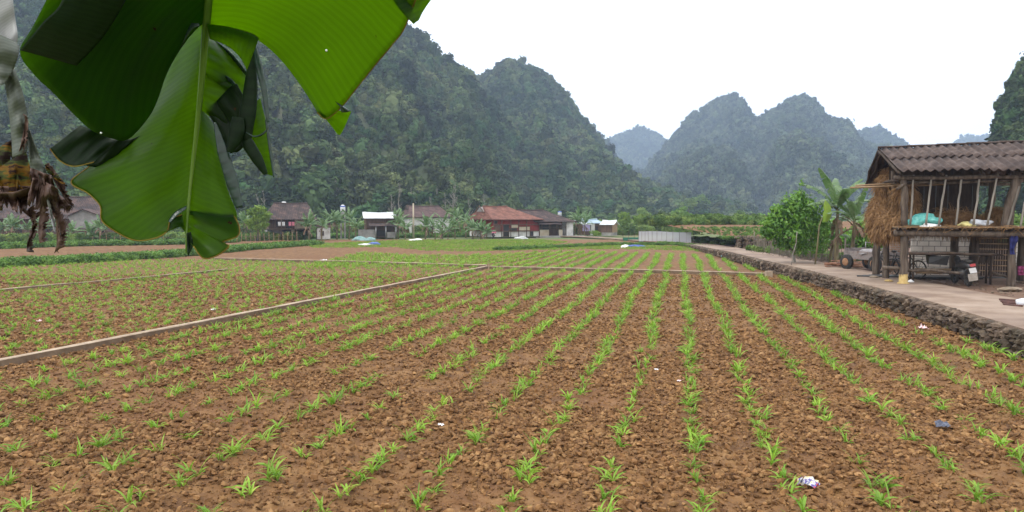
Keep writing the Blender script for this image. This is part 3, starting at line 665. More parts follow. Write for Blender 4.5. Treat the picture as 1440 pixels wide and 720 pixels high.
# right upper lobe, its torn tip, and the small lobe at the top
o,W=loft(LEAFO,'leaf_blade',mA(-215,52,.003),[(640,-120,.76),(600,-40,.85),(570,36,.93),(552,62,.96),(527,92,.99),(503,122,1.03),(484,146,1.06),(472,158,1.07),(458,167,1.08),(446,158,1.08)],M['lf'],Mid=[(470,-190,.82),(455,-100,.90),(440,-40,.96),(425,0,1.0),(410,25,1.03),(396,42,1.05),(384,55,1.07),(377,58,1.08),(372,60,1.085),(366,58,1.09)],n=90,m=36,seed=1,v0=.1)
strip_edge(LEAFO,W,.0011)
loft(LEAFO,'torn_tip',[(448,156,1.075),(462,164,1.078),(474,156,1.068)],[(468,176,1.10),(478,190,1.11),(494,157,1.09)],M['lf'],n=14,m=10,seed=2)
loft(LEAFO,'curled_flap',[(471,143,1.055),(478,147,1.052)],[(494,157,1.07),(480,158,1.06)],M['lfg'],n=8,m=8,seed=2)
loft(LEAFO,'leaf_blade',[(540,-30,.9),(548,-8,.9),(566,18,.9),(582,34,.9)],[(660,-60,.9),(630,-24,.9),(606,0,.9),(588,28,.9)],M['lf'],n=20,m=14,seed=3)
# (a second lamina is added behind the upper left lobe to block backlight)
# lower left lobe (bright) and upper left lobe folded in front of it (dark)
o,W=loft(LEAFO,'leaf_blade',mA(28,333,.004),[(232,60,1.27),(215,130,1.26),(170,190,1.24),(128,232,1.22),(100,256,1.20),(124,272,1.19),(141,290,1.18),(143,310,1.17),(163,326,1.165),(190,338,1.16),(218,335,1.16),(235,325,1.165),(240,309,1.17),(256,302,1.175)],M['lf'],n=90,m=30,seed=4,v0=.7,wav=.005)
strip_edge(LEAFO,W,.0011)
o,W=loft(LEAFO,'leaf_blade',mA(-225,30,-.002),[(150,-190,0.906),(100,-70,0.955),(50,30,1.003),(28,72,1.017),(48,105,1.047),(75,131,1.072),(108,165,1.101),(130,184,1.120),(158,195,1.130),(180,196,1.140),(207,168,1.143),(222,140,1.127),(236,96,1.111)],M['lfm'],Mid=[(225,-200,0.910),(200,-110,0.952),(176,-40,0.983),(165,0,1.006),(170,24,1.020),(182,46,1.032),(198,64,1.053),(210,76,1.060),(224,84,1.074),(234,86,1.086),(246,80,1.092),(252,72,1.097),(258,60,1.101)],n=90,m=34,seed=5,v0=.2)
o,W=loft(LEAFO,'added_under_blade',mA(-225,30,.012),[(150,-193,0.926),(103,-73,0.976),(53,27,1.023),(31,69,1.038),(51,102,1.067),(78,128,1.092),(111,162,1.122),(130,181,1.142),(158,192,1.152),(180,193,1.162),(207,165,1.163),(222,137,1.147),(236,93,1.132)],M['lf'],Mid=[(225,-203,0.932),(200,-113,0.972),(176,-43,1.003),(165,-3,1.026),(170,21,1.040),(182,43,1.053),(198,61,1.073),(210,73,1.080),(224,81,1.095),(234,83,1.106),(246,77,1.112),(252,69,1.118),(258,57,1.121)],n=90,m=34,seed=25,v0=.2)
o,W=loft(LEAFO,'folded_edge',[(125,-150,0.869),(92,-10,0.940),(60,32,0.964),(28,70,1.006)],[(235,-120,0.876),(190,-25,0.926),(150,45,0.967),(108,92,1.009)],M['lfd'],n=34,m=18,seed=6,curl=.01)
0 and loft(LEAFO,'folded_edge',[(238,-150,1.10),(246,0,1.10),(243,60,1.12),(228,120,1.12),(205,165,1.13),(180,197,1.13)],[(180,-150,1.08),(168,0,1.08),(140,80,1.09),(128,130,1.09),(140,168,1.10),(170,196,1.12)],M['lfd'],n=40,m=18,seed=16,curl=.0)
# smaller dark lobes at the left edge
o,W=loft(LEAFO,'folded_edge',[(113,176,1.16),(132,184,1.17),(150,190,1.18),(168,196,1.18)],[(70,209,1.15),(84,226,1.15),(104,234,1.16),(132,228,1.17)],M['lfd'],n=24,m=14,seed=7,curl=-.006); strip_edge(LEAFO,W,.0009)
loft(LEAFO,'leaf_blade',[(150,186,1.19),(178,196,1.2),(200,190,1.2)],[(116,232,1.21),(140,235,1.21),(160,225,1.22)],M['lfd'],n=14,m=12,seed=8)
loft(LEAFO,'curled_flap',[(118,236,1.22),(132,234,1.22),(150,214,1.22)],[(102,256,1.235),(122,259,1.235),(134,246,1.23)],M['lfg'],n=12,m=10,seed=9)
loft(LEAFO,'leaf_blade',[(291,34,1.09),(322,38,1.075),(354,47,1.07),(364,54,1.07)],[(295,55,1.10),(318,64,1.095),(336,79,1.09),(347,98,1.09)],M['lf'],n=20,m=12,seed=31,v0=.55)
# slit left of the midrib: glossy upturned edge
loft(LEAFO,'curled_flap',[(280,33,1.075),(268,33,1.075),(256,41,1.08),(248,57,1.09),(245,73,1.10)],[(281,37,1.075),(272,40,1.075),(264,51,1.08),(255,65,1.09),(246,74,1.10)],M['lfg'],n=20,m=5,seed=10,wav=0)
# right of the midrib below the first tear
o,W=loft(LEAFO,'leaf_blade',mA(53,100,.004),[(300,57,1.19),(322,74,1.2),(345,100,1.2),(349,126,1.2),(347,150,1.2)],M['lf'],n=30,m=18,seed=11,v0=.6)
loft(LEAFO,'curled_flap',[(296,55,1.19),(310,62,1.185),(328,78,1.18),(347,102,1.18)],[(297,56,1.2),(309,66,1.19),(326,84,1.19),(346,107,1.19)],M['lfg'],n=16,m=4,seed=12,wav=0)
loft(LEAFO,'leaf_blade',mA(98,152,.004),[(310,106,1.19),(331,119,1.18),(346,140,1.18),(345,170,1.18),(332,190,1.18),(315,180,1.19)],M['lf'],n=30,m=18,seed=13,v0=.8)
loft(LEAFO,'folded_edge',[(291,156,1.175),(306,140,1.17),(326,120,1.165),(333,118,1.165)],[(322,214,1.17),(337,212,1.165),(349,190,1.16),(350,150,1.16)],M['lfd'],n=24,m=16,seed=14)
loft(LEAFO,'curled_flap',[(288,100,1.18),(308,103,1.175),(326,112,1.17),(334,126,1.165)],[(290,102,1.185),(308,108,1.18),(324,117,1.175),(331,130,1.17)],M['lfg'],n=16,m=4,seed=15,wav=0)
# rolled dark tatters
def roll(path,rads,mt,name='rolled_tatter',d=1.15,flat=.45):
    W=np.array([D(*q) for q in rs([(p[0],p[1],p[2] if len(p)>2 else d) for p in path],26)])
    r=np.interp(np.linspace(0,1,26),np.linspace(0,1,len(rads)),rads)*d/F
    MB().tube(to_local(W,LEAFO),r,12,flat=flat).build(name,M[mt],parent=LEAFO,smooth=True)
roll([(355,52),(354,90),(352,130),(347,170),(345,198)],[1.5,6,10,12,8],'lfd')
roll([(356,55,1.14),(364,92,1.14),(372,130,1.14),(377,172,1.14)],[1.2,5,4,2],'lfg')
loft(LEAFO,'leaf_blade',[(350,150,1.17),(352,180,1.17),(358,210,1.17),(372,244,1.17)],[(366,138,1.18),(374,172,1.18),(381,210,1.18),(386,248,1.18)],M['lf'],n=24,m=8,seed=17)
roll([(374,168,1.16),(378,196,1.16),(382,225,1.16),(385,249,1.16)],[1.5,2.2,2,1],'lfg')
roll([(340,183,1.15),(350,204,1.15),(361,222,1.15),(374,245,1.15)],[5,9,8,3],'lfd')
roll([(346,186,1.13),(358,192,1.13),(370,188,1.13),(378,178,1.13)],[1,3,3,.6],'lfg')
roll([(335,165,1.14),(332,190,1.14),(326,205,1.14),(322,214,1.14)],[8,11,9,4],'lfd')
roll([(302,172,1.16),(311,205,1.16),(324,248,1.16),(337,292,1.16)],[1.5,8,9,5],'lfg',flat=.3)
# lower right lobes
o,W=loft(LEAFO,'leaf_blade',mA(148,300,.006),[(298,172,1.23),(306,200,1.22),(313,240,1.21),(322,272,1.20),(333,300,1.19),(334,328,1.18)],M['lf'],n=50,m=20,seed=18,v0=.9)
o,W=loft(LEAFO,'leaf_blade',mA(296,336,.006),[(328,302,1.19),(336,318,1.18),(334,332,1.17),(312,341,1.165),(303,338,1.26),(298,300,1.26)][:4]+[(322,346,1.16),(306,359,1.155),(286,363,1.15),(272,346,1.16)],M['lf'],n=40,m=16,seed=19,v0=1.3)
strip_edge(LEAFO,W,.0011)
loft(LEAFO,'folded_edge',[(262,328,1.17),(268,326,1.17)],[(264,360,1.17),(272,346,1.17)],M['lfd'],n=8,m=8,seed=20)
loft(LEAFO,'curled_flap',[(236,311,1.16),(246,298,1.165),(262,289,1.17)],[(239,313,1.155),(249,303,1.16),(262,293,1.165)],M['lfg'],n=12,m=4,seed=21,wav=0)
# three water drops
for q in ((142,187),(94,37),(459,71)):
    b=MB(); b.rock(to_local(D(q[0],q[1],.9 if q[0]>400 else 1.04),LEAFO),(.003,.003,.003),2,amp=.1); b.build('water_drop',mat('water_drop',[(.8,.85,.8)],bump=0,rough=.05,spec=1),parent=LEAFO,smooth=True)

# withered leaf at the far left
DRY=empty('withered_banana_leaf',D(0,-60,1.3),0,'withered grey and brown banana leaf hanging in tatters at the left edge','banana leaf')
M['dg']=leafmat('withered_grey_green',(.10,.115,.085),(.05,.07,.03),.25,vein=.6,vs=1.5,rough=.5,spots=False)
M['dw']=leafmat('withered_pale',(.34,.34,.33),(.2,.2,.18),.25,vein=.3,vs=1.5,rough=.4,spots=False)
M['dy']=mat('withered_yellow',[(.025,.012,.009),(.06,.085,.015),(.22,.11,.01),(.03,.013,.01),(.05,.022,.015)],scale=16,bump=.3,trans=.5,stretch=(.6,1,3),detail=3,contrast=(.36,.64),bdist=.004)
M['db']=mat('withered_brown',[(.028,.014,.010),(.10,.055,.04),(.19,.125,.10)],scale=14,bump=.5,trans=.18,stretch=(1,1,.3),bdist=.003,rough=.6)
def dl(A,B,mt,d=1.3,s=0,wav=.006,name='tatter',n=26,m=10,curl=0): return loft(DRY,name,A,B,M[mt],n=n,m=m,d=d,wav=wav,seed=s,curl=curl,v0=s*.3,rag=0 if name=='grey_fold' else .45)
dl([(-60,-40),(-40,20),(-22,60),(-20,130)],[(14,-40),(20,15),(25,50),(22,66)],'dw',1.27,1,name='grey_fold')
dl([(-20,40),(-18,80),(-12,112),(-6,120)],[(20,58),(27,68),(20,95),(6,118)],'dg',1.24,2,name='grey_fold')
dl([(-40,90),(-30,120),(-10,190),(0,230)],[(4,45),(8,75),(2,100),(-3,140)],'dg',1.29,3,name='grey_fold')
dl([(6,112),(12,150),(16,190),(18,222)],[(20,96),(32,130),(39,168),(38,215)],'dg',1.26,4,name='grey_fold')
dl([(33,160),(35,172),(30,200),(24,220)],[(40,165),(41,185),(38,205),(34,216)],'db',1.255,5)
dl([(36,185),(40,210),(44,240),(52,262)],[(42,183),(54,215),(62,235),(72,262)],'dg',1.27,6,name='grey_fold')
dl([(-40,190),(-20,215),(10,200),(20,195)],[(-60,280),(-20,268),(8,240),(22,222)],'dy',1.33,7)
dl([(-50,225),(-20,245),(10,228),(36,212)],[(-60,270),(-10,275),(20,292),(52,276)],'dy',1.31,8,wav=.012)
dl([(-50,262),(-10,262),(16,262),(46,262)],[(-40,300),(5,288),(26,292),(50,274)],'db',1.30,9,wav=.012)
dl([(-40,278),(-5,272),(20,270),(48,262)],[(-30,320),(8,296),(30,304),(46,290)],'db',1.295,21,wav=.02)
dl([(46,250),(58,252),(68,258),(80,264)],[(36,292),(52,300),(70,296),(86,290)],'db',1.245,22,wav=.02)
dl([(70,262),(80,270),(90,280),(98,286)],[(66,285),(78,296),(92,300),(104,296)],'db',1.285,23,wav=.015)
dl([(44,236),(54,240),(62,244),(72,246)],[(38,258),(55,275),(66,282),(78,268)],'db',1.25,10,wav=.012)
dl([(62,232),(68,240),(80,262),(96,286)],[(70,228),(86,250),(98,270),(106,292)],'db',1.27,11)
dl([(63,236),(70,246),(80,254),(92,262)],[(66,232),(78,242),(88,252),(96,262)],'dy',1.262,12)
dl([(54,280),(56,300),(54,322),(56,342)],[(70,278),(72,302),(66,325),(70,338)],'db',1.28,13)
dl([(66,280),(72,296),(80,312),(88,330)],[(76,276),(84,292),(92,300),(97,315)],'db',1.265,14)
dl([(34,298),(42,306),(46,318),(44,330)],[(52,284),(54,300),(52,318),(40,346)],'db',1.30,15)
dl([(46,316),(42,330),(38,342),(38,354)],[(54,312),(52,326),(49,340),(48,355)],'db',1.29,16)
dl([(74,282),(78,300),(80,325),(79,352)],[(82,282),(87,305),(86,330),(83,356)],'db',1.275,17)
dl([(84,310),(86,325),(80,345),(76,356)],[(92,308),(96,330),(94,345),(84,348)],'db',1.28,18)
dl([(60,250),(64,272),(70,300),(76,326)],[(64,250),(68,272),(74,300),(80,326)],'dw',1.25,19)
dl([(20,268),(28,290),(44,300),(60,296)],[(24,288),(34,300),(48,308),(60,304)],'db',1.31,20)
# ================================================================ barn on posts and what stands round it
def part(b,name,mt,par,smooth=False,solid=0):
    L=np.array(par.matrix_world.translation if par.parent else par.location)
    pl=np.array(par.location) if par.type=='EMPTY' else np.array(par.get('base',(0,0,0)))
    b.v=[tuple(np.array(q)-pl) for q in b.v]
    o=b.build(name,mt,parent=par,smooth=smooth)
    if solid: md=o.modifiers.new('t','SOLIDIFY'); md.thickness=solid; md.offset=0
    return o
def subpart(b,name,mt,par_mesh,root,smooth=False,solid=0):
    pl=np.array(root.location); b.v=[tuple(np.array(q)-pl) for q in b.v]
    o=b.build(name,mt,parent=par_mesh,smooth=smooth)
    if solid: md=o.modifiers.new('t','SOLIDIFY'); md.thickness=solid; md.offset=0
    return o
A0=np.array([13.34,24.85,0]); eu=np.array([.968,-.249,0]); gu=np.array([.249,.968,0]); UP=np.array([0,0,1.])
def Bp(a,b,z): return A0+eu*a+gu*b+UP*z
def log(b,p,q,r0,r1,n=9,seg=6,wob=.02,mi=0):
    p=np.array(p,float);q=np.array(q,float); P=[p+(q-p)*t+rng.normal(0,wob,3)*math.sin(math.pi*t) for t in np.linspace(0,1,seg)]
    rr=[(r0+(r1-r0)*t)*(1+rng.normal(0,.05)) for t in np.linspace(0,1,seg)]; b.tube(P,rr,n,mi=mi); return b
M['fibro']=mat('fibre_cement_roof',[(.030,.020,.016),(.070,.047,.038),(.125,.092,.078)],scale=3.5,bump=.4,bscale=30,coord='World',big=(1.3,(.032,.021,.018),.7),detail=10)
M['yellow_foot']=mat('ochre_stained_post_foot',[(.34,.22,.07),(.45,.33,.14)],scale=8,bump=.3)
M['block']=None
def brickmat(name,c1,c2,mortar,scale,bw=.5,bh=.25,msz=.02):
    m,nt,out=mk(name); L=nt.links.new; uv=N(nt,'ShaderNodeUVMap'); br=N(nt,'ShaderNodeTexBrick'); L(uv.outputs[0],br.inputs['Vector'])
    br.inputs['Color1'].default_value=(*c1,1); br.inputs['Color2'].default_value=(*c2,1); br.inputs['Mortar'].default_value=(*mortar,1)
    setin(br,Scale=scale); br.inputs['Mortar Size'].default_value=msz; br.inputs['Brick Width'].default_value=bw; br.inputs['Row Height'].default_value=bh
    nz=N(nt,'ShaderNodeTexNoise'); setin(nz,Scale=3.0,Detail=6.0); L(uv.outputs[0],nz.inputs['Vector']); mr=N(nt,'ShaderNodeMapRange'); mr.inputs[3].default_value=.65; mr.inputs[4].default_value=1.25; L(nz.outputs['Fac'],mr.inputs[0])
    hs=N(nt,'ShaderNodeHueSaturation'); L(br.outputs['Color'],hs.inputs['Color']); L(mr.outputs[0],hs.inputs['Value'])
    b=N(nt,'ShaderNodeBsdfPrincipled'); L(hs.outputs[0],b.inputs['Base Color']); setin(b,Roughness=.9)
    bp=N(nt,'ShaderNodeBump'); setin(bp,Strength=.6,Distance=.01); bp.invert=True; L(br.outputs['Fac'],bp.inputs['Height']); L(bp.outputs[0],b.inputs['Normal']); L(b.outputs[0],out.inputs[0]); return m
M['block']=brickmat('pale_concrete_block',(.78,.72,.65),(.68,.62,.55),(.25,.22,.19),1.0,.42,.21,.014)
M['brick']=brickmat('brown_brick',(.26,.15,.09),(.20,.11,.07),(.22,.19,.16),1.0,.22,.08,.012)
BARN=empty('stilt_barn',Bp(0,0,.55),0,'small open wooden barn on posts with a corrugated roof, beside the road','barn')
GZ=.56
def post(a,b_,r=.17,foot=True,top=2.25,lab=None):
    b=MB(); log(b,Bp(a,b_,GZ-.15),Bp(a,b_,top),r*1.05,r*.92,12,8,.012); o=part(b,'post',M['wood'],BARN,True)
    if foot:
        b=MB(); b.lathe(Bp(a,b_,GZ-.02),[(0,0),(r*1.55,0),(r*1.5,.07),(r*1.12,.09),(r*1.1,.36),(0,.37)],14); subpart(b,'post_foot',M['yellow_foot'],o,BARN,True)
    return o
post(0,0,.125); post(0,2.45,.115,False); post(3.25,.05,.125,False); post(2.8,2.1,.16,False); post(4.4,-.05,.16,False); post(4.4,2.3,.16,False); post(0.05,4.25,.14,False); post(2.8,4.25,.14,False)
# floor platform
b=MB()
for bb,zz,r in ((-.12,2.30,.11),(2.45,2.28,.1),(1.2,2.33,.09),(4.3,2.3,.09)): log(b,Bp(-.35,bb,zz),Bp(4.9,bb,zz-.02),r,r*.9,9,8,.015)
part(b,'floor_beam',M['wood'],BARN,True)
b=MB()
for k in range(26):
    a=-.3+k*.2; log(b,Bp(a,-.35+rng.normal(0,.05),2.45),Bp(a,4.4,2.44),.045,.04,6,4,.01)
part(b,'floor_poles',M['dark_wood'],BARN,True)
b=MB(); b.obox(Bp(-.35,-.3,2.492),eu*5.2,gu*4.7,UP*.03); part(b,'floor_mat',M['tan_wood'],BARN)
# upper posts and rails
def up_at(px,py,b_,wh=None):      # the point on the vertical plane b=b_ that lies in that direction
    r=ray(px,py); o=Bp(0,b_,0); t=np.dot(o-CAM,gu)/np.dot(r,gu); return CAM+r*t
for (x0,y0,x1,y1,r0,r1,bb,nm) in ((1272,318,1271,247,.115,.10,0,'upper_post'),(1257,303,1256,240,.085,.08,2.3,'upper_post'),(1415,321,1431,240,.17,.14,.05,'forked_upper_post'),(1390,318,1396,250,.13,.11,2.1,'upper_post'),(1468,318,1468,240,.12,.11,0,'upper_post')):
    b=MB(); log(b,up_at(x0,y0,bb),up_at(x1,y1,bb),r0,r1,11,8,.02)
    if nm.startswith('f'): log(b,up_at(1427,262,bb),up_at(1447,238,bb),.09,.07)
    part(b,nm,M['wood'],BARN,True)
for (x0,y0,x1,y1) in ((1280,316,1285,246),(1302,316,1310,247),(1320,318,1331,246),(1344,317,1353,247),(1369,317,1378,247),(1388,318,1404,243),(1416,322,1433,262),(1435,320,1441,284)):
    b=MB(); log(b,up_at(x0,y0,-.16),up_at(x1,y1,-.1),.036,.03,7,7,.010); part(b,'leaning_pole',M['pale_bark'],BARN,True)
b=MB(); log(b,Bp(-.4,-.12,4.17),Bp(4.9,-.05,4.20),.075,.065,9,8,.03); log(b,Bp(.0,.15,4.0),Bp(4.9,.2,4.05),.05,.05,8,8,.03)
log(b,Bp(-.3,4.35,4.15),Bp(4.9,4.4,4.1),.07,.06); log(b,Bp(-.35,2.4,5.22),Bp(4.5,2.4,5.3),.08,.07)
part(b,'eave_beam',M['wood'],BARN,True)
b=MB()
for a in (-.25,1.0,2.2,3.4,4.5):
    log(b,Bp(a,-.4,4.24),Bp(a,2.45,5.20),.05,.045,7,5,.02); log(b,Bp(a,2.5,5.2),Bp(a,4.5,4.2),.05,.045,7,5,.02)
log(b,Bp(-.2,0,4.1),Bp(-.2,4.3,4.1),.06,.05)
part(b,'rafters',M['dark_wood'],BARN,True)
b=MB(); log(b,up_at(1196,264,.5),up_at(1330,259,1.6),.035,.03,7,8,.01); part(b,'jutting_bamboo',M['tan_wood'],BARN,True)
b=MB(); log(b,up_at(1203,261,.9),up_at(1340,256,1.9),.03,.03,7,8,.01); part(b,'jutting_bamboo',M['tan_wood'],BARN,True)
b=MB(); log(b,up_at(1261,266,-.1),up_at(1275,258,-.1),.05,.05); part(b,'bracket',M['wood'],BARN,True)
# roof: wavy fibre cement sheets in two courses a slope
E0=np.array([12.87,24.4,4.37]); R0=np.array([13.64,27.4,5.36]); B0=np.array([14.12,29.28,4.17]); Lr=5.6; rise=.025
def course(p,q,t0,t1,lift,ph=0,n=300,name='roof'):
    out=[]
    for k in range(n+1):
        s=Lr*k/n; sheet=int(s/1.33); col=[]
        for j in range(5):
            t=t0+(t1-t0)*j/4; pos=p+(q-p)*t+eu*s+UP*rise*s*t; w=.036*math.cos(2*math.pi*(s+ph)/.265)
            col.append(pos+UP*(w+lift+.012*(sheet%2)+.015*math.sin(sheet*2.3)*(1-j/4)))
        out.append(col)
    return out
b=MB(); b.grid(course(E0,R0,0.0,.55,0)); b.grid(course(E0,R0,.5,1.0,.035,.03)); b.grid(course(B0,R0,0,.55,0),flip=True); b.grid(course(B0,R0,.5,1.0,.035),flip=True)
rf=part(b,'roof',M['fibro'],BARN,True,solid=.012)
b=MB()
for k in range(5):
    s0=k*.98; p=R0+eu*s0+UP*(.075+rise*s0); b.tube([p,p+eu*1.0+UP*(rise-.012)],[.085,.075],10,flat=.55)
subpart(b,'ridge_cap',M['fibro'],rf,BARN,True)
b=MB()
for P_,Q_ in ((E0,R0),(B0,R0)): log(b,P_-eu*.0+UP*-.07,Q_+UP*-.06,.045,.045)
subpart(b,'verge_pole',M['dark_wood'],rf,BARN,True)
# dark rear boarding of the loft
b=MB()
for k in range(15): b.obox(Bp(.1+k*.2,2.75+.02*(k%2),2.5),eu*.195,gu*.025,UP*2.3)
part(b,'rear_boarding',M['dark_wood'],BARN)
b=MB(); log(b,Bp(.1,-.2,1.62),Bp(2.75,-.05,1.60),.05,.045,8,7,.02)
part(b,'upper_rail',M['dark_wood'],BARN,True)
b=MB(); log(b,Bp(-.6,.3,1.10),Bp(2.3,-.02,.98),.065,.05,8,7,.03); part(b,'lower_rail',M['wood'],BARN,True)
# straw
def strawmesh(name,blobs,n,Lm,seed,label,cat,droop=.8,core=.86,wid=.008):
    r=np.random.default_rng(seed); B=np.array(blobs,float); k=r.choice(len(B),n,p=(B[:,3]*B[:,5])/(B[:,3]*B[:,5]).sum())
    d=r.normal(0,1,(n,3)); d/=np.linalg.norm(d,axis=1)[:,None]; P=B[k,:3]+d*B[k,3:6]*r.uniform(.85,1.0,n)[:,None]
    clus=vnoise(P[:,0]*5+P[:,1]*3,P[:,2]*5,seed)[:,None]
    D1=d*.5+r.normal(0,.4,(n,3)); D1[:,2]-=droop*.5; D1/=np.linalg.norm(D1,axis=1)[:,None]
    L=(Lm*r.uniform(.5,1.4,n))[:,None]*(.6+.8*clus)
    pts=[P,P+D1*L*.45]; D2=D1.copy(); D2[:,2]-=droop; D2/=np.linalg.norm(D2,axis=1)[:,None]; pts.append(pts[1]+D2*L*.35); D3=D2.copy(); D3[:,2]-=droop; D3/=np.linalg.norm(D3,axis=1)[:,None]; pts.append(pts[2]+D3*L*.25)
    side=np.cross(D1,r.normal(0,1,(n,3))); side/=np.linalg.norm(side,axis=1)[:,None]; w=wid*r.uniform(.6,1.3,n)[:,None]
    V=np.stack([pts[0]-side*w,pts[0]+side*w,pts[1]-side*w,pts[1]+side*w,pts[2]-side*w,pts[2]+side*w,pts[3]-side*w*.4,pts[3]+side*w*.4],1).reshape(-1,3)
    q=np.arange(n)[:,None]*8; Q=np.concatenate([q+np.array([[0,1,3,2]]),q+np.array([[2,3,5,4]]),q+np.array([[4,5,7,6]])])
    T=np.concatenate([Q[:,[0,1,2]],Q[:,[0,2,3]]]); V2,T2=corecloud(blobs,core,seed,3); T=np.concatenate([T,T2+len(V)]); V=np.concatenate([V,V2])
    o=npmesh(name,V,T,M['straw']); tag(o,label,cat); return o
def bl(a,b_,z,ra,rb,rz): p=Bp(a,b_,z); return (p[0],p[1],p[2],ra,rb,rz)
def pxb(px,py,b_,ra,rb,rz): p=up_at(px,py,b_); return (p[0],p[1],p[2],ra,rb,rz)
strawmesh('straw_heap',[pxb(1246,316,1.0,.42,.6,.42),pxb(1240,309,1.4,.36,.6,.42),pxb(1257,318,.5,.27,.35,.34),pxb(1243,290,3.3,.40,.6,.5),pxb(1239,300,2.6,.38,.6,.45),pxb(1247,262,3.3,.33,.6,.42),pxb(1252,246,3.4,.26,.5,.34),pxb(1268,290,3.3,.3,.6,.8),bl(.35,1.3,3.2,.3,.5,.55),bl(.2,1.0,3.7,.25,.4,.3),pxb(1236,324,1.3,.24,.4,.32)],17000,.27,5,'golden brown straw bulging out of the left end of the barn','straw heap',1.0)
strawmesh('straw_heap',[bl(1.0,1.9,2.62,.8,.8,.22),bl(1.9,1.7,2.72,.7,.7,.30),bl(2.6,1.9,2.62,.6,.6,.25),bl(.5,2.2,2.7,.4,.4,.3)],7000,.32,6,'loose straw heaped inside the barn behind the leaning poles','straw heap',.6)
strawmesh('straw_heap',[pxb(1402,308,1.8,.22,.3,.4)],1500,.3,7,'small straw bundle hanging at the right inside the barn','straw heap',1.2)
b=MB()
for k in range(150):
    a=rng.uniform(-.3,4.6); p=Bp(a,-.36+rng.normal(0,.03),2.5+rng.uniform(-.02,.07)); q=p+np.array([rng.normal(0,.25),rng.normal(0,.05),-abs(rng.normal(.0,.12))]); b.tube([p,(p+q)/2+UP*.03,q],.006,4,cap=False)
o=b.build('straw_wisps',M['straw']); tag(o,'thin wisps of straw trailing over the edge of the barn floor',kind='stuff')
# sacks on the barn floor
M['teal']=mat('teal_tarpaulin',[(.05,.30,.27),(.14,.50,.45),(.30,.62,.55)],scale=9,rough=.5,bump=.5)
def sack(px,py,b_,sz,mt,label,cat='sack',name='sack'):
    p=up_at(px,py,b_); b=MB(); b.rock((0,0,0),sz,3,amp=.45,rz=-.25); q=MB(); 
    for i,v in enumerate(b.v): b.v[i]=(v[0],v[1],max(v[2],-sz[2]*.33))
    o=b.build(name,mt,loc=p,smooth=True); tag(o,label,cat); return o
sack(1302,311,.25,(1.15,.5,.46),M['teal'],'crumpled teal plastic sack at the front of the barn floor')
sack(1307,318,-.02,(.62,.25,.16),M['white_plastic'],'small white bag lying under the teal sack on the barn floor','bag','bag')
sack(1358,316,.1,(.46,.35,.2),mat('yellow_sack',[(.55,.48,.15),(.62,.55,.30)],scale=12,rough=.5),'pale yellow bag on the barn floor right of the middle','bag','bag')
sack(1379,314,.2,(.62,.35,.24),mat('grey_sack',[(.40,.42,.46),(.6,.62,.66)],scale=12,rough=.5),'grey white bag beside the yellow one on the barn floor','bag','bag')
# walls behind
def wallq(p,q,z0,z1,mt,label,cat='wall',name='block_wall',th=.12):
    p=np.array([p[0],p[1],0.]);q=np.array([q[0],q[1],0.]); u=q-p; L=np.linalg.norm(u); u/=L; v=np.array([-u[1],u[0],0]); b=MB()
    c=[p+UP*z0,q+UP*z0,q+UP*z1,p+UP*z1]; b.add(c,[(0,1,2,3)],uvs=[(0,z0),(L,z0),(L,z1),(0,z1)])
    d=[x+v*th for x in c]; b.add(d,[(3,2,1,0)],uvs=[(0,z0),(L,z0),(L,z1),(0,z1)]); b.add([c[3],c[2],d[2],d[3]],[(0,1,2,3)],uvs=[(0,0),(L,0),(L,.1),(0,.1)]); b.add([c[0],c[3],d[3],d[0]],[(0,1,2,3)],uvs=[(0,z0),(0,z1),(.1,z1),(.1,z0)]); b.add([c[1],d[1],d[2],c[2]],[(0,1,2,3)],uvs=[(0,z0),(.1,z0),(.1,z1),(0,z1)])
    o=b.build(name,mt); tag(o,label,cat); return o
wallq(D(1281,360,29.6)[:2],D(1366,360,28.9)[:2],.5,2.12,M['block'],'pale concrete block wall behind the bicycle under the barn')
wallq(D(1252,360,31)[:2],D(1273,360,31)[:2],.5,1.98,M['brick'],'short brown and pale brick wall seen left of the front barn post','wall','brick_wall')
wallq(D(1419,360,28.5)[:2],D(1500,360,27.5)[:2],.5,2.3,M['block'],'beige block wall beyond the barn at the right edge')
FEN=empty('slatted_gate',D(1375,388,28),0,'brown wooden slatted gate with pale battens beneath the barn, right side','gate')
pA=D(1368,386,28.6);pB=D(1417,386,28.0); uG=(pB-pA); uG[2]=0; Lg=np.linalg.norm(uG); uG/=Lg; vG=np.array([-uG[1],uG[0],0])
b=MB()
for k in range(14): b.obox(pA*[1,1,0]+uG*(k*Lg/14)+UP*.55,uG*(Lg/14-.01),vG*.03,UP*1.55)
part(b,'boarding',M['dark_wood'],FEN)
for k in range(7):
    b=MB(); z=.75+k*.21; b.obox(pA*[1,1,0]-vG*.035+UP*z,uG*Lg,vG*.03,UP*.035); part(b,'batten',M['tan_wood'],FEN)
b=MB(); b.obox(pA*[1,1,0]-vG*.05+UP*1.05+uG*.05,uG*.62,vG*.02,UP*.5); part(b,'patch_board',M['wood'],FEN)
b=MB(); b.obox(pB*[1,1,0]-vG*.05+UP*.55,uG*.1,vG*.08,UP*1.6); part(b,'gate_post',M['tan_wood'],FEN)
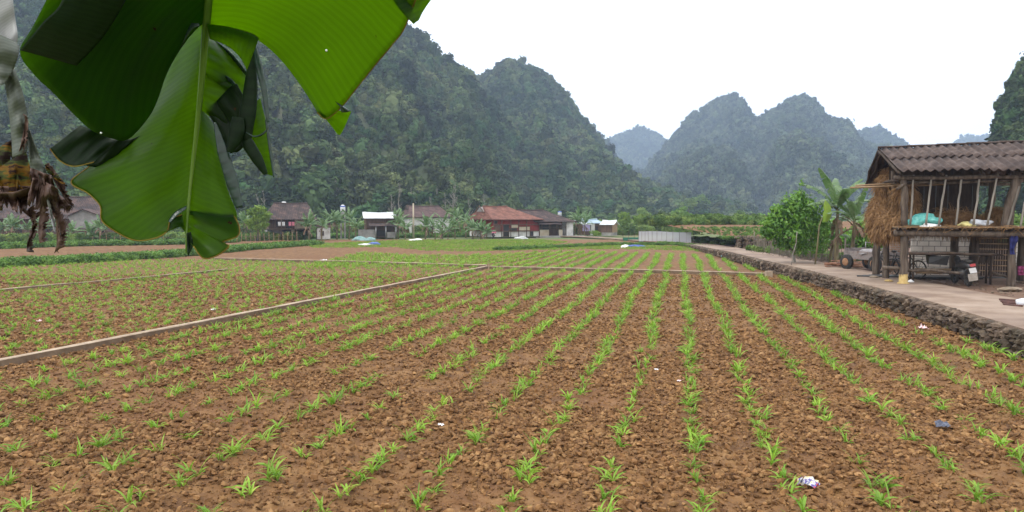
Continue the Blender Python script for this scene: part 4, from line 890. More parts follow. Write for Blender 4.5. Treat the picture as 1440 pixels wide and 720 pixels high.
# cloths
def cloth(px0,px1,py0,py1,b_,mt,label,seed=0,n=18):
    P=[]
    for i in range(n):
        row=[]
        for j in range(8):
            t=i/(n-1); x=px0+(px1-px0)*(j/7)*(.75+.25*math.sin(t*5+seed))+(1-t)*0; y=py0+(py1-py0)*t
            row.append(up_at(x,y,b_+.04*math.sin(j*1.9+seed)+.02*math.sin(i)))
        P.append(row)
    b=MB().grid(P); o=b.build('cloth',mt,smooth=True); o.modifiers.new('t','SOLIDIFY').thickness=.006; tag(o,label,'cloth')
cloth(1420,1432,332,358,-.22,mat('navy_cloth',[(.012,.014,.07),(.03,.035,.16)],scale=12,bump=.4),'dark blue cloth hanging on the right front barn post',1)
cloth(1431,1447,374,387,.8,mat('magenta_cloth',[(.25,.03,.12),(.42,.10,.22)],scale=12,bump=.4),'magenta cloth low at the right edge beside the barn post',2)
# bicycle
def wheel(b,c,u,r,tr,spoke=0,mi=0,hub=.03):
    c=np.array(c);v=np.cross(u,UP); P=[c+r*(math.cos(t)*u+math.sin(t)*UP) for t in np.linspace(0,2*math.pi,29)]; b.tube(P,tr,7,mi=mi,cap=False)
    b.tube([c-v*.05,c+v*.05],hub,8,mi=mi)
    for k in range(spoke):
        t=math.pi*2*k/spoke; b.tube([c,c+(r-tr)*(math.cos(t)*u+math.sin(t)*UP)],.0035,3,mi=mi,cap=False)
M['rubber']=mat('tyre_rubber',[(.016,.015,.014),(.04,.036,.032)],scale=10,rough=.8,bump=.3)
M['blackm']=mat('dark_painted_metal',[(.015,.015,.017),(.05,.045,.042)],scale=12,rough=.45,spec=.5,bump=.1)
M['steel']=mat('dull_steel',[(.22,.22,.22),(.36,.35,.34)],scale=12,rough=.4,metal=.7,bump=.1)
def bicycle(pr,dr,pl,dl,label):
    BK=empty('bicycle',D(pr[0],385,dr),0,label,'bicycle')
    wr=D(*pr,dr); wr[2]=GZ+.345; wl=D(*pl,dl); wl[2]=GZ+.345; ub=(wl-wr); ub[2]=0; ub/=np.linalg.norm(ub); wl=wr+ub*1.12
    for c in (wr,wl):
        b=MB(); wheel(b,c,ub,.33,.026,14); part(b,'wheel',M['rubber'],BK,True)
    bb_=wr+ub*.45-UP*.05; st=wr+ub*.32+UP*.45; hd=wl-ub*.22+UP*.48; 
    b=MB()
    for p,q in ((wr,bb_),(wr,st),(bb_,st),(bb_,hd-UP*.1),(st-UP*.05,hd),(hd+UP*.08,wl)): b.tube([p,q],.022,7)
    part(b,'frame',M['blackm'],BK,True)
    b=MB(); b.rock(st+UP*.13,(.26,.14,.08),2,amp=.1,rz=math.atan2(ub[1],ub[0])); b.tube([st,st+UP*.12],.014,6); part(b,'saddle',M['rubber'],BK,True)
    vb=np.cross(ub,UP); b=MB(); b.tube([hd,hd+UP*.2],.014,6); b.tube([hd+UP*.2-vb*.28-ub*.12,hd+UP*.2-vb*.2,hd+UP*.2,hd+UP*.2+vb*.2,hd+UP*.2+vb*.28-ub*.12],.013,6); part(b,'handlebar',M['steel'],BK,True)
    b=MB(); b.obox(wr+UP*.38-ub*.2-vb*.06,ub*.42,vb*.12,UP*.02); b.tube([wr,wr+UP*.38-ub*.15],.008,5); part(b,'rear_rack',M['blackm'],BK)
bicycle((1291,379.5),27.0,(1248,375),28.2,'old dark bicycle leaning under the barn between the front posts')
bicycle((1266,377),28.6,(1236,373),29.6,'old dark bicycle standing farther left, its wheel beyond the barn posts')
# motorbike, seen from its rear
MK=empty('motorbike',D(1362,402,23.9),0,'dark motorbike parked under the barn with pale rear mudguard towards the road','motorbike')
rc=GX(1364,24.0,GZ+.29); um=np.array([.22,.975,0.]); vm=np.cross(um,UP); fc=rc+um*1.22
for c in (rc,fc):
    b=MB(); wheel(b,c,um,.245,.055,10,hub=.06); part(b,'wheel',M['rubber'],MK,True)
b=MB(); b.rock(rc+um*.55+UP*.12,(.5,.3,.42),2,amp=.25,rz=math.atan2(um[1],um[0])); b.tube([rc,rc+um*.5],.035,6); b.tube([rc+um*.2+vm*.13,rc-um*.25+vm*.16+UP*.05],.04,8); part(b,'engine',M['blackm'],MK,True)
b=MB(); P=[rc-um*.18+UP*.36,rc+um*.1+UP*.42,rc+um*.45+UP*.40,rc+um*.75+UP*.36,rc+um*1.0+UP*.5,rc+um*1.08+UP*.62]; b.tube(P,[.07,.12,.13,.12,.1,.08],12); part(b,'body',M['blackm'],MK,True)
b=MB(); b.tube([rc-um*.15+UP*.52,rc+um*.15+UP*.54,rc+um*.6+UP*.50],[.09,.12,.09],12,flat=.5); part(b,'seat',M['rubber'],MK,True)
b=MB(); hb=rc+um*1.02+UP*.72; b.tube([hb-vm*.34-um*.12,hb-vm*.22,hb,hb+vm*.22,hb+vm*.34-um*.12],.018,7); b.tube([fc,hb],.028,7); part(b,'handlebar',M['steel'],MK,True)
def plate(c,w,h,mt,name,lean=.35,roll_=.2):
    n=-um; up_=UP*math.cos(lean)-um*math.sin(lean)*-1; side=vm; s2=side*math.cos(roll_)+up_*math.sin(roll_); u2=up_*math.cos(roll_)-side*math.sin(roll_)
    b=MB(); b.obox(c-s2*w/2-u2*h/2,s2*w,u2*h,n*.012); part(b,name,mt,MK)
mp_=mat('pale_mudguard',[(.26,.22,.18),(.38,.34,.30)],scale=9,rough=.5)
plate(rc-um*.34+UP*.26,.21,.17,mat('white_plate',[(.36,.35,.34),(.45,.44,.43)],scale=9,rough=.4),'rear_plate'); plate(rc-um*.36+UP*.04,.27,.24,mp_,'mudflap',-.1); plate(rc-um*.31+UP*.43,.17,.09,mat('tail_red',[(.25,.02,.02),(.3,.03,.03)],rough=.2,bump=0),'tail_light')
# dark tarpaulin covered load on the bench
BN=empty('work_bench',Bp(1.6,1.0,GZ),0,'long dark bench with blackened top beneath the barn','bench')
b=MB(); b.obox(Bp(.35,.75,1.52),eu*2.9,gu*.55,UP*.05); part(b,'bench_top',M['dark_wood'],BN)
for a,bb in ((.5,.8),(.5,1.2),(2.9,.8),(2.9,1.2)):
    b=MB(); log(b,Bp(a,bb,GZ-.05),Bp(a,bb,1.54),.035,.035,7,4,.005); part(b,'leg',M['dark_wood'],BN,True)
b=MB(); b.obox(Bp(1.0,.85,1.18),eu*.62,gu*.5,UP*.33,jit=.03); o=b.build('black_crate',M['blackm']); tag(o,'black box hanging beneath the bench top under the barn','box')
b=MB()
for k in range(7): log(b,Bp(.9+rng.normal(0,.05),1.7+rng.normal(0,.1),.85+.05*(k%3)),Bp(2.7,1.75+rng.normal(0,.1),.88+.05*(k%3)),.04,.035,7,4,.01)
o=b.build('bamboo_bundle',M['tan_wood'],smooth=True); tag(o,'bundle of pale bamboo poles lying low behind the motorbike','bamboo bundle')
b=MB()
for k in range(5): b.obox(Bp(-.9+k*.25,2.8+k*.2,GZ+.0+.0*k),eu*rng.uniform(3,4.5),gu*.14,UP*.06,jit=.01)
o=b.build('plank_pile',M['blackm']); tag(o,'low dark planks lying on the ground behind the barn posts','plank pile')
# stones and bits on the yard
def stone(px,py,sz,mt,label,z=.57,name='flat_stone',cat='stone'):
    p=G(px,py,z); b=MB(); b.rock((0,0,0),sz,2,amp=.3); o=b.build(name,mt,loc=(p[0],p[1],z+sz[2]*.2)); tag(o,label,cat)
M['slab']=mat('slab_stone',[(.16,.12,.08),(.28,.22,.16)],scale=5,bump=.5)
stone(1420,408,(.72,.5,.14),M['slab'],'large flat brown stone lying near the right front post')
stone(1250,396,(.34,.28,.12),M['yellow_foot'],'ochre flat stone beside the left front barn post')
stone(1229,391,(.35,.3,.14),M['slab'],'brown stone left of the front barn post near the road edge')
stone(1281,397,(.2,.16,.14),M['white_plastic'],'small white lump at the foot of the front barn post','.57' and .57,'plastic_lump','litter')
b=MB()
for k in range(4): p=G(1405+k*2,421+k*2.2,.6); q=G(1438,423+k*2.4,.6); log(b,p,q,.03,.03,6,4,.008)
o=b.build('iron_pipes',mat('rusty_pipe',[(.05,.025,.022),(.12,.06,.05)],scale=9),smooth=True); tag(o,'short dark pipes lying beside the road at the right edge','pipes')
p=G(1438,427,.62); b=MB(); b.lathe((0,0,0),[(0,-.14),(.09,-.13),(.1,0),(.09,.1),(.03,.15),(0,.15)],14,axis=(.9,-.3,.2)); o=b.build('plastic_jug',mat('jug',[(.55,.6,.68),(.75,.75,.78)],scale=12,rough=.3),loc=(p[0],p[1],.66),smooth=True); tag(o,'white and blue plastic jug beside the pipes at the right edge','jug')
b=MB(); log(b,Bp(2.9,1.0,.98),Bp(3.9,.7,.62),.05,.03,8,6,.05); o=b.build('branch',M['wood'],smooth=True); tag(o,'bent dry branch propped between the right barn posts','branch')
# yard debris: small stones and chips
protoD=[MB().rock((0,0,0),(1.,.7,.4),1,amp=.4).build('debris_source_%d'%k,M['slab' if k%2 else 'wood'],link=False) for k in range(4)]
p=np.stack([rng.uniform(0,1,1500)**1.3*7+.0,rng.uniform(17,44,1500)],1); p[:,0]+=wall_x(p[:,1])+2.9
strew('yard_debris',p,.06,protoD,'chips, small stones and dead leaves scattered on the yard',zf=lambda x,y:top_z(y)+.02,var=.8)
# trailer cart
CT=empty('cart',D(1212,377,31.5),0,'rusty grey two wheeled trailer cart parked beside the barn','cart')
q0=D(1186,372,32.5); q0[2]=0; q1=D(1238,372,30.6); q1[2]=0; uc=(q1-q0)/np.linalg.norm(q1-q0); vc=np.array([-uc[1],uc[0],0]); Lc=np.linalg.norm(q1-q0)
M['rust']=mat('rusty_grey_steel',[(.10,.075,.065),(.22,.19,.18),(.13,.08,.055)],scale=5,bump=.3,rough=.7)
b=MB(); b.obox(q0+UP*1.02,uc*Lc,vc*1.3,UP*.05); b.obox(q0+UP*1.07,uc*Lc,vc*.03,UP*.30); b.obox(q0+UP*1.07+vc*1.27,uc*Lc,vc*.03,UP*.30); b.obox(q0+UP*1.07+vc*.03,uc*.03,vc*1.24,UP*.42); b.obox(q0+uc*(Lc-.03)+vc*.03+UP*1.07,uc*.03,vc*1.24,UP*.30)
part(b,'bed',M['rust'],CT)
b=MB()
for s in (0,.5,1):
    p=q0+uc*Lc*s+vc*1.25+UP*1.3; b.tube([p,p+UP*.45],.018,6)
b.tube([q0+vc*1.25+UP*1.72,q0+uc*Lc+vc*1.25+UP*1.72],.018,6); part(b,'rail',M['steel'],CT,True)
for s,vv in ((.12,-.05),(.88,-.05),(.12,1.2),(.88,1.2)):
    c=q0+uc*Lc*s+vc*vv; c[2]=.55+.33; b=MB(); b.lathe(c,[(0,-.09),(.2,-.09),(.31,-.08),(.33,-.05),(.33,.05),(.31,.08),(.2,.09),(0,.09)],22,axis=vc); w=part(b,'wheel',M['rubber'],CT,True)
    b=MB(); b.lathe(c,[(0,-.102),(.09,-.102),(.17,-.096),(.17,.096),(0,.096)],18,axis=vc); subpart(b,'rim',mat('rusty_rim',[(.22,.10,.05),(.30,.18,.10)],scale=9) if 'rusty_rim' not in bpy.data.materials else bpy.data.materials['rusty_rim'],w,CT,True)
b=MB(); b.tube([q0+vc*.6+UP*1.0,q0-uc*1.0+vc*.6+UP*.75],.03,7); part(b,'tow_bar',M['rust'],CT,True)
b=MB(); b.rock(q0+uc*.9+vc*.6+UP*1.30,(1.5,1.0,.3),2,amp=.3); o=b.build('cart_load',mat('grey_sheet',[(.16,.14,.14),(.3,.28,.28)],scale=6,bump=.6)); tag(o,'grey crumpled sheet covering the load in the trailer cart','sheet')
b=MB()
for k in range(26):
    p=D(1158+rng.uniform(0,34),372,33.5+rng.uniform(-.6,.9)); p[2]=.58+rng.uniform(0,.28)*(1-abs(p[1]-33.6)/1.5); a=rng.normal(0,.35); l=rng.uniform(.7,1.6); b.obox(p,np.array([math.cos(a),math.sin(a),rng.normal(0,.08)])*l,np.array([-math.sin(a),math.cos(a),0])*.12,UP*.03)
o=b.build('scrap_wood_pile',mat('reddish_scrap',[(.12,.05,.03),(.30,.15,.09),(.22,.16,.12)],scale=1.7,bump=.4,coord='World')); tag(o,'reddish pile of scrap boards between the banana plants and the cart','wood pile')
# ================================================================ banana plants
def banana_leaf_mesh(b,base,az,L,w,el0,arch,seed,tears=9,mi=0):
    r=np.random.default_rng(seed); n=22; el=el0-arch*np.linspace(0,1,n)**1.3; st=L/(n-1); d=np.array([math.cos(az),math.sin(az),0]); s=np.array([-math.sin(az),math.cos(az),0])
    c=[np.array(base,float)]
    for k in range(n-1): c.append(c[-1]+(d*math.cos(el[k])+UP*math.sin(el[k]))*st)
    c=np.array(c); t=np.linspace(0,1,n); wd=w*np.clip(np.sin(np.pi*np.clip((t-.12)/.9,0,1))**.55,0,1)*(t>.12)
    b.tube(c,list(np.interp(t,[0,1],[.022,.004])),6,mi=mi)
    for sg in (-1,1):
        k=3
        while k<n-1:
            m=int(r.integers(1,4)) if tears else n; m=min(m,n-1-k); dr=r.uniform(.15,.75); rows=[]
            for i in range(k,k+m+1):
                tt=i-(0 if i<k+m else (.14 if tears else 0)); ci=np.array([np.interp(tt,np.arange(n),c[:,q]) for q in range(3)]); wi=float(np.interp(tt,np.arange(n),wd)); nrm=np.cross(c[min(i,n-1)]-c[max(i-1,0)],s); nrm/=np.linalg.norm(nrm)+1e-9
                if nrm[2]<0: nrm=-nrm
                row=[ci+sg*s*wi*q*math.cos(dr*q)-np.array([0,0,1])*wi*math.sin(dr*q)*q*.9+(nrm*.05*wi if q==.33 else 0) for q in (0,.33,.66,1.)]
                row=[q_+d*wi*.35*j/3 for j,q_ in enumerate(row)]; rows.append(row)
            b.grid(rows,mi=mi); k+=m
def banana(loc,h,nl,L,seed,label,group=None,w=.28,dry=3,bud=False,mt='ban',stems=1,name='banana_plant',el=(1.45,.5)):
    r=np.random.default_rng(seed); root=empty(name,loc,0,label,'banana plant',group); base=np.array(loc,float)
    for sidx in range(stems):
        off=np.array([r.normal(0,.35),r.normal(0,.3),0]) if sidx else np.zeros(3); hh=h*(1 if sidx==0 else r.uniform(.6,.9)); lean=np.array([r.normal(0,.08),r.normal(0,.08),0])*hh
        b=MB(); P=[base+off+lean*t**2+UP*hh*t-UP*.05*(t==0) for t in np.linspace(0,1,8)]; b.tube(P,list(np.linspace(.12,.055,8)*(h/2.6)**.5),10); part(b,'stem',M['ban_stem'],root,True); top=P[-1]
        a0=r.uniform(0,6.28)
        for i in range(nl):
            az=a0+i*2.4+r.normal(0,.25); f=i/max(1,nl-1); b=MB(); banana_leaf_mesh(b,top-UP*.1*(1-f),az,L*r.uniform(.8,1.1),w*r.uniform(.85,1.15),el[1]+(el[0]-el[1])*f+r.normal(0,.08),r.uniform(1.0,1.8)*(1-.5*f),seed*31+i+sidx*77); part(b,'leaf',M[mt],root)
        for i in range(dry):
            az=r.uniform(0,6.28); b=MB(); banana_leaf_mesh(b,top-UP*r.uniform(.1,.5)*h/2.6,az,L*r.uniform(.45,.75),w*.45,-.2,1.3,seed*57+i+sidx*99,tears=5); part(b,'dry_leaf',M['ban_dry'],root)
        if bud and sidx==0:
            d=np.array([-.9,-.3,0]); P=[top,top+d*.35+UP*.12,top+d*.6-UP*.1,top+d*.66-UP*.3]; b=MB(); b.tube(P,[.03,.03,.025,.02],7); bs=part(b,'flower_stalk',M['ban_stem'],root,True)
            b=MB(); c=P[-1]; b.lathe(c,[(0,.02),(.07,-.02),(.11,-.12),(.09,-.24),(0,-.36)],12); subpart(b,'flower_bud',mat('banana_bud',[(.07,.01,.03),(.16,.03,.07)],scale=9,rough=.4),bs,root,True)
    return root
def PG(px,dep,z=.52): p=GX(px,dep,z); return p
banana(PG(1177,36),2.75,12,2.3,1,'tall banana plant with a purple flower bud beside the barn',bud=True,dry=5,w=.26)
banana(PG(1199,35.5),2.2,9,1.9,2,'shorter banana plant right of the tall one, nearest the cart',dry=5,w=.24)
banana(PG(1168,37.5),1.5,4,1.1,3,'low banana plant with brown dry leaves between the bush and the tall plant',dry=7,w=.2)
# young plant with a single bright upright leaf
yr=empty('young_banana_plant',PG(1147,35.3),0,'slim young banana plant with one bright yellow green upright leaf','banana plant'); p=PG(1147,35.3)
b=MB(); b.tube([p,p+UP*1.0+[.1,0,0],D(1152,318,35.3),D(1156,306,35.3)],[.045,.04,.035,.02],8); part(b,'stem',M['ban_stem'],yr,True)
b=MB(); c0=D(1157,312,35.2); rows=[]
for i in range(14):
    t=i/13; y=312-31*t; cx=1160+4*math.sin(t*3.5)*.8+1.5*t; wv=(6.5*math.sin(math.pi*min(1,.12+.9*t))**.7)*(.82 if .42<t<.55 else 1)
    rows.append([D(cx+wv*q,y,35.2+.12*abs(q)) for q in (-1,-.5,0,.5,1)])
b.grid(rows); part(b,'leaf',M['ban_lime'],yr,True)
# ================================================================ bush tree and other plants near the road
def tree(loc,h,blobs,n,leaf,mt,seed,label,cat='tree',group=None,trunk=.06,bark='bark',name='leafy_tree',limbs=6,core=None,**k):
    root=empty(name,loc,0,label,cat,group); base=np.array(loc,float); r=np.random.default_rng(seed); zc=min(q[2]-q[5]*.3 for q in blobs)
    b=MB(); top=np.array([blobs[0][0],blobs[0][1],blobs[0][2]]); mid=np.array([r.normal(0,.06)*h,r.normal(0,.06)*h,zc*.8]); b.tube([(0,0,-.1),mid*.5+[0,0,0],mid,top*.9],[trunk*1.15,trunk,trunk*.8,trunk*.3],8)
    for q in blobs[1:1+limbs]:
        e=np.array(q[:3]); b.tube([mid*.9,(mid+e)/2+r.normal(0,.05,3)*h,e],[trunk*.55,trunk*.38,trunk*.12],6)
    b.v=[tuple(np.array(v)) for v in b.v]; b.build('trunk',M[bark],parent=root,smooth=True)
    o=foliage('crown',blobs,n,leaf,M[mt],seed,parent=root,core=core,**k); return root
def blobset(rx,rz,zc,n,seed,q=(.35,.6),ry=None):
    r=np.random.default_rng(seed); out=[(0,0,zc,rx*.6,(ry or rx)*.6,rz*.6)]
    for k in range(n):
        a=r.uniform(0,6.28); el=r.uniform(-.9,1.3); d=r.uniform(.55,.8); s=r.uniform(*q); out.append((math.cos(a)*math.cos(el)*d*rx,math.sin(a)*math.cos(el)*d*(ry or rx),zc+math.sin(el)*d*rz,s*rx*.8,s*(ry or rx)*.8,s*rz*.7))
    return out
bs=[(.25,0,4.05,.14,.14,.22),(-1.45,0,2.1,.3,.3,.25),(-1.0,0,2.75,.3,.3,.25),(1.3,.2,1.0,.5,.4,.5),(.4,.1,.9,.8,.5,.5),(-.6,.1,1.0,.5,.4,.3),(-1.25,0,1.7,.55,.5,.5),(-1.0,-.1,2.3,.5,.4,.4),(0,0,2.2,.95,.9,.85),(-.9,0,1.9,.75,.7,.6),(.6,.1,2.6,.75,.7,.65),(-.35,-.2,3.0,.55,.5,.5),(.1,0,3.45,.32,.3,.35),(-1.2,.1,1.55,.55,.5,.42),(.95,-.1,1.7,.65,.6,.5),(-.2,-.5,1.4,.75,.5,.45),(.5,.2,3.1,.4,.4,.4),(-.75,0,2.55,.5,.5,.42),(1.3,0,2.0,.4,.4,.4)]
tree(PG(1119,36.8),4,bs,6500,.10,'bush',11,'dense glossy green bushy tree beside the road, left of the banana plants',trunk=.06,bark='pale_bark',limbs=8,shell=.75,aspect=.45,core=.35)
b=MB(); log(b,PG(1113,34.9),D(1121,326,34.9),.026,.018,7,7,.03); o=b.build('leaning_stick',M['pale_bark'],smooth=True); tag(o,'thin pale leaning stake in front of the bushy tree','stake')
for q,(px,dp,s,lab) in enumerate(((1215,40,1.1,'round green shrub behind the cart'),(1232,42,1.2,'green shrub behind the straw at the left end of the barn'),(1175,44,1.0,'green shrub behind the banana stems'))):
    tree(PG(px,dp),2,blobset(s*1.1,s,1.2,7,50+q),1500,.10,'bush',60+q,lab,'shrub',name='green_shrub',trunk=.04,core=.5)
for q,(px,dp,s) in enumerate(((1428,40,1.5),(1470,44,1.8))):
    tree(PG(px,dp),2.2,blobset(s*1.2,s*.8,1.6,7,70+q),1400,.12,'shrub',80+q,('green shrub seen through the right end of the barn','large green shrub beyond the right edge of the barn')[q],'shrub',name='green_shrub',trunk=.05,core=.5)
# brush fence along the right of the road
FB=empty('brush_fence',PG(1062,51),0,'grey wattle and brush fence along the right side of the road','fence')
fp=[PG(1061,50.5,.45),PG(1085,46.5,.5),PG(1110,42.5,.52),PG(1140,39.6,.52),PG(1172,38.6,.52),PG(1205,38,.52)]
M['brush']=mat('grey_brushwood',[(.09,.075,.055),(.22,.19,.145)],scale=3,bump=.3,stretch=(1,1,.3))
b=MB(); n=0
for a,c in zip(fp[:-1],fp[1:]):
    m=int(np.linalg.norm(c-a)/.07)
    for k in range(m):
        p=a+(c-a)*k/m+rng.normal(0,.03,3)*[1,1,0]; h=1.15*rng.uniform(.8,1.08); b.tube([p-UP*.1,p+UP*h+np.array([rng.normal(0,.07),rng.normal(0,.05),0])],[.013,.008],4,cap=False)
part(b,'brushwood',M['brush'],FB)
b=MB()
for z in (.35,.9):
    b.tube([q+UP*z+rng.normal(0,.02,3) for q in fp],.02,5)
part(b,'rail',M['brush'],FB)
for a in fp[:-1]:
    for t in (0,.5):
        i=[k for k in range(len(fp)) if fp[k] is a][0]; p=a+(fp[i+1]-a)*t; b=MB(); log(b,p-UP*.1,p+UP*rng.uniform(1.2,1.5)+np.array([rng.normal(0,.1),0,0]),.045,.035,7,4,.02); part(b,'fence_post',M['brush'],FB,True)
# leaf litter and dead brush at its foot
b=MB()
for k in range(420):
    t=rng.uniform(0,1)**.8; i=min(int(t*5),4); p=fp[i]+(fp[i+1]-fp[i])*(t*5-i); p=p+np.array([rng.normal(-.1,.35),-.55+rng.normal(0,.25),.05]); q=p+rng.normal(0,.2,3)*[1,1,.6]+UP*.08; b.tube([p,q],.008,4,cap=False)
o=b.build('dead_twigs',M['bark']); tag(o,'dead twigs and brush along the foot of the fence',kind='stuff')
p=fp[0]+(fp[-1]-fp[0])*rng.uniform(0,1,(300,1)); strew('weeds',(p[:,:2]+rng.normal(0,.3,(300,2)))[:110],.38,protoS,'low weeds around the brush fence',zf=lambda x,y:top_z(y)-.1)
# ================================================================ terraces and valley floor on the right
tw=[GX(1003,66,0),GX(1030,60,0),GX(1062,55.5,0),GX(1120,55,0),GX(1300,58,0)]
TX=[]; 
b=MB()
xs_=np.linspace(tw[0][0],tw[-1][0]+25,60); ty=np.interp(xs_,[q[0] for q in tw],[q[1] for q in tw]); 
rowsT=[]
for j,dy in enumerate((0,.2,3,8,16,26,40)):
    rowsT.append([(x,y+dy,(-.3 if j==0 else (1.25+.028*dy+.04*math.sin(x*1.3)))) for x,y in zip(xs_,ty)])
b.grid(rowsT); o=b.build('terrace_ground',M['soil'],smooth=False); tag(o,'raised terrace of red brown soil beyond the road',kind='structure')
b=MB()
al=np.r_[0,np.cumsum(np.hypot(np.diff(xs_),np.diff(ty)))]
for sA in np.arange(0,al[-1],.3):
    x=float(np.interp(sA,al,xs_)); y=float(np.interp(sA,al,ty))-.08; z=.1
    while z<1.25: h=rng.uniform(.18,.3); b.rock((x+rng.normal(0,.1),y-.03,z+h/2),(.45,.3,h*1.3),1,amp=.4); z+=h*.85
o=b.build('terrace_wall',M['stone']); tag(o,'dark stone wall retaining the terrace beyond the road','stone wall')
def on_terr(n,d0,d1):
    x=rng.uniform(xs_[0]-1,tw[-1][0],n); return np.stack([x,np.interp(x,xs_,ty)+rng.uniform(d0,d1,n)],1)
tz=lambda x,y:1.25+.028*np.clip(y-np.interp(x,xs_,ty),0,60)
strew('weeds',np.concatenate([on_terr(420,0,1.2)]),.7,protoL,'green weeds along the top of the terrace wall',zf=lambda x,y:tz(x,y)-.15)
p=np.concatenate([np.stack([np.linspace(xs_[0],tw[-1][0],70)+rng.normal(0,.15,70),np.interp(np.linspace(xs_[0],tw[-1][0],70),xs_,ty)+d],1) for d in (4,6,8,10,13,16,19)]); strew('vegetable_rows',p,.55,protoL,'green vegetable rows on the red terrace',zf=tz)
strew('shrubs',on_terr(300,28,42),.9,protoS,'band of green shrubs behind the red terrace',zf=lambda x,y:tz(x,y)-.3)
strew('shrubs',np.stack([rng.uniform(20.2,24.5,260),rng.uniform(64,92,260)],1),.5,protoS,'green bushes right of the white mesh fence',zf=lambda x,y:0*x-.1)
# brown plot between road and terrace
# shrubs and field edges across the valley floor
p=np.stack([rng.uniform(-10,150,2600),rng.uniform(125,400,2600)],1); p=p[(p[:,0]>p[:,1]*.10)&(vnoise(p[:,0]*.03,p[:,1]*.06,5)>.55)]
strew('valley_shrubs',p,.8,protoS,'green shrubs and field edges across the far valley floor',zf=lambda x,y:ground_z(x,y)-.3,var=.6)
for k,y in enumerate((128,150,178,210,250,300)):
    x=np.linspace(y*.12,y*.62,150); q=np.stack([x+rng.normal(0,.8,150),y+6*np.sin(x*.05+k)+rng.normal(0,.6,150)],1); strew('hedgerow',q,.75,protoS if k%2 else protoL,'green hedgerow crossing the valley floor, one of several bands',zf=lambda x,y:ground_z(x,y)-.3)
p=np.stack([rng.uniform(-120,45,1500),rng.uniform(124,168,1500)],1); strew('hill_foot_shrubs',p[p[:,0]<p[:,1]*.25],1.7,protoS,'green undergrowth along the foot of the nearest hill',zf=lambda x,y:ground_z(x,y)-.3)
for (x0,x1,y0,y1,lab) in ((1000,1100,395,440,'patch of bare red earth at the foot of the twin peaks'),(895,940,150,165,'thin strip of bare earth behind the white mesh fence')):
    P=[]
    for y in np.linspace(y0,y1,10):
        P.append([(GX(x,y)[0],y,float(ground_z(GX(x,y)[0],y))+.7) for x in np.linspace(x0,x1,20)])
    b=MB().grid(P); o=b.build('red_earth',mat('red_earth_%d'%x0,[(.20,.09,.055),(.28,.15,.09)],scale=.2,coord='World')); tag(o,lab,kind='structure')
specs=[(957,150,5.5,'dark dense tree standing behind the right end of the mesh fence','shrub'),(983,330,11,'rounded grey green tree in the valley below the twin peaks','shrub'),(968,300,9,'dark tree left of the rounded valley tree','shrub'),(998,160,3.6,'reddish brown leafed small tree in the valley','dry'),(936,170,4.5,'small tree above the middle of the mesh fence','shrub'),(880,135,4,'small green tree behind the pale roofed shed','lime'),(905,190,5,'small green tree left of the mesh fence, farther back','shrub'),(1040,190,4,'thin green tree beyond the terrace field','shrub'),(1065,140,3.6,'green tree at the left of the bushy roadside tree, far behind','bush')]
M['dry']=mat('russet_leaf',[(.14,.06,.025),(.22,.11,.045)],scale=1,bump=0,coord='World')
for q,(px,Y,h,lab,mt) in enumerate(specs):
    x=GX(px,Y)[0]; tree((x,Y,float(ground_z(x,Y))),h,blobset(h*.42,h*.38,h*.6,8,200+q),900,h*.05,mt,210+q,lab,trunk=.03*h,limbs=4,core=.6)
# ================================================================ white mesh fence
MFc=empty('mesh_fence',GX(900,84,.0),0,'white plastic mesh fence round a plot by the far bend of the road','fence')
m_,nt,out=mk('white_mesh'); L=nt.links.new; pb=N(nt,'ShaderNodeBsdfPrincipled'); pb.inputs['Base Color'].default_value=(.62,.63,.68,1); tb=N(nt,'ShaderNodeBsdfTransparent'); tl=N(nt,'ShaderNodeBsdfTranslucent'); tl.inputs[0].default_value=(.6,.6,.64,1)
m1=N(nt,'ShaderNodeMixShader'); m1.inputs[0].default_value=.4; L(pb.outputs[0],m1.inputs[1]); L(tl.outputs[0],m1.inputs[2]); m2=N(nt,'ShaderNodeMixShader'); m2.inputs[0].default_value=.32; L(m1.outputs[0],m2.inputs[1]); L(tb.outputs[0],m2.inputs[2]); L(m2.outputs[0],out.inputs[0])
mf=[GX(898,86,.1),GX(915,84,.1),GX(940,81,.1),GX(975,77,.12)]
P=[]
for a,c in zip(mf[:-1],mf[1:]):
    for k in range(12):
        q=a+(c-a)*k/12; P.append([q+np.array([0,.05*math.sin(k*2.1+q[0]*3),z+.03*math.sin(q[0]*2)*(z>0)]) for z in (0,.4,.8,1.2)])
b=MB().grid(P); part(b,'mesh_sheet',m_,MFc,True)
for k in range(12):
    t=k/11*3; i=min(int(t),2); q=mf[i]+(mf[i+1]-mf[i])*(t-i); b=MB(); b.tube([q+[0,-.03,0],q+[rng.normal(0,.03),-.03,1.3]],.022,5); part(b,'fence_stake',M['pale_bark'],MFc)
# wire pen with a green net left of it
WP=empty('green_net_pen',GX(880,88,0),0,'low green net pen left of the white mesh fence','pen'); b=MB(); P=[[GX(x,90,z) for z in (.05,.45)] for x in np.linspace(876,899,12)]; b.grid(P); part(b,'net',mat('green_net',[(.03,.16,.10),(.05,.25,.16)],scale=9,trans=.3),WP,solid=.01)
for x in (876,884,892,899): b=MB(); b.tube([GX(x,90,0),GX(x,90,1.3)],.025,5); part(b,'post',M['bark'],WP)
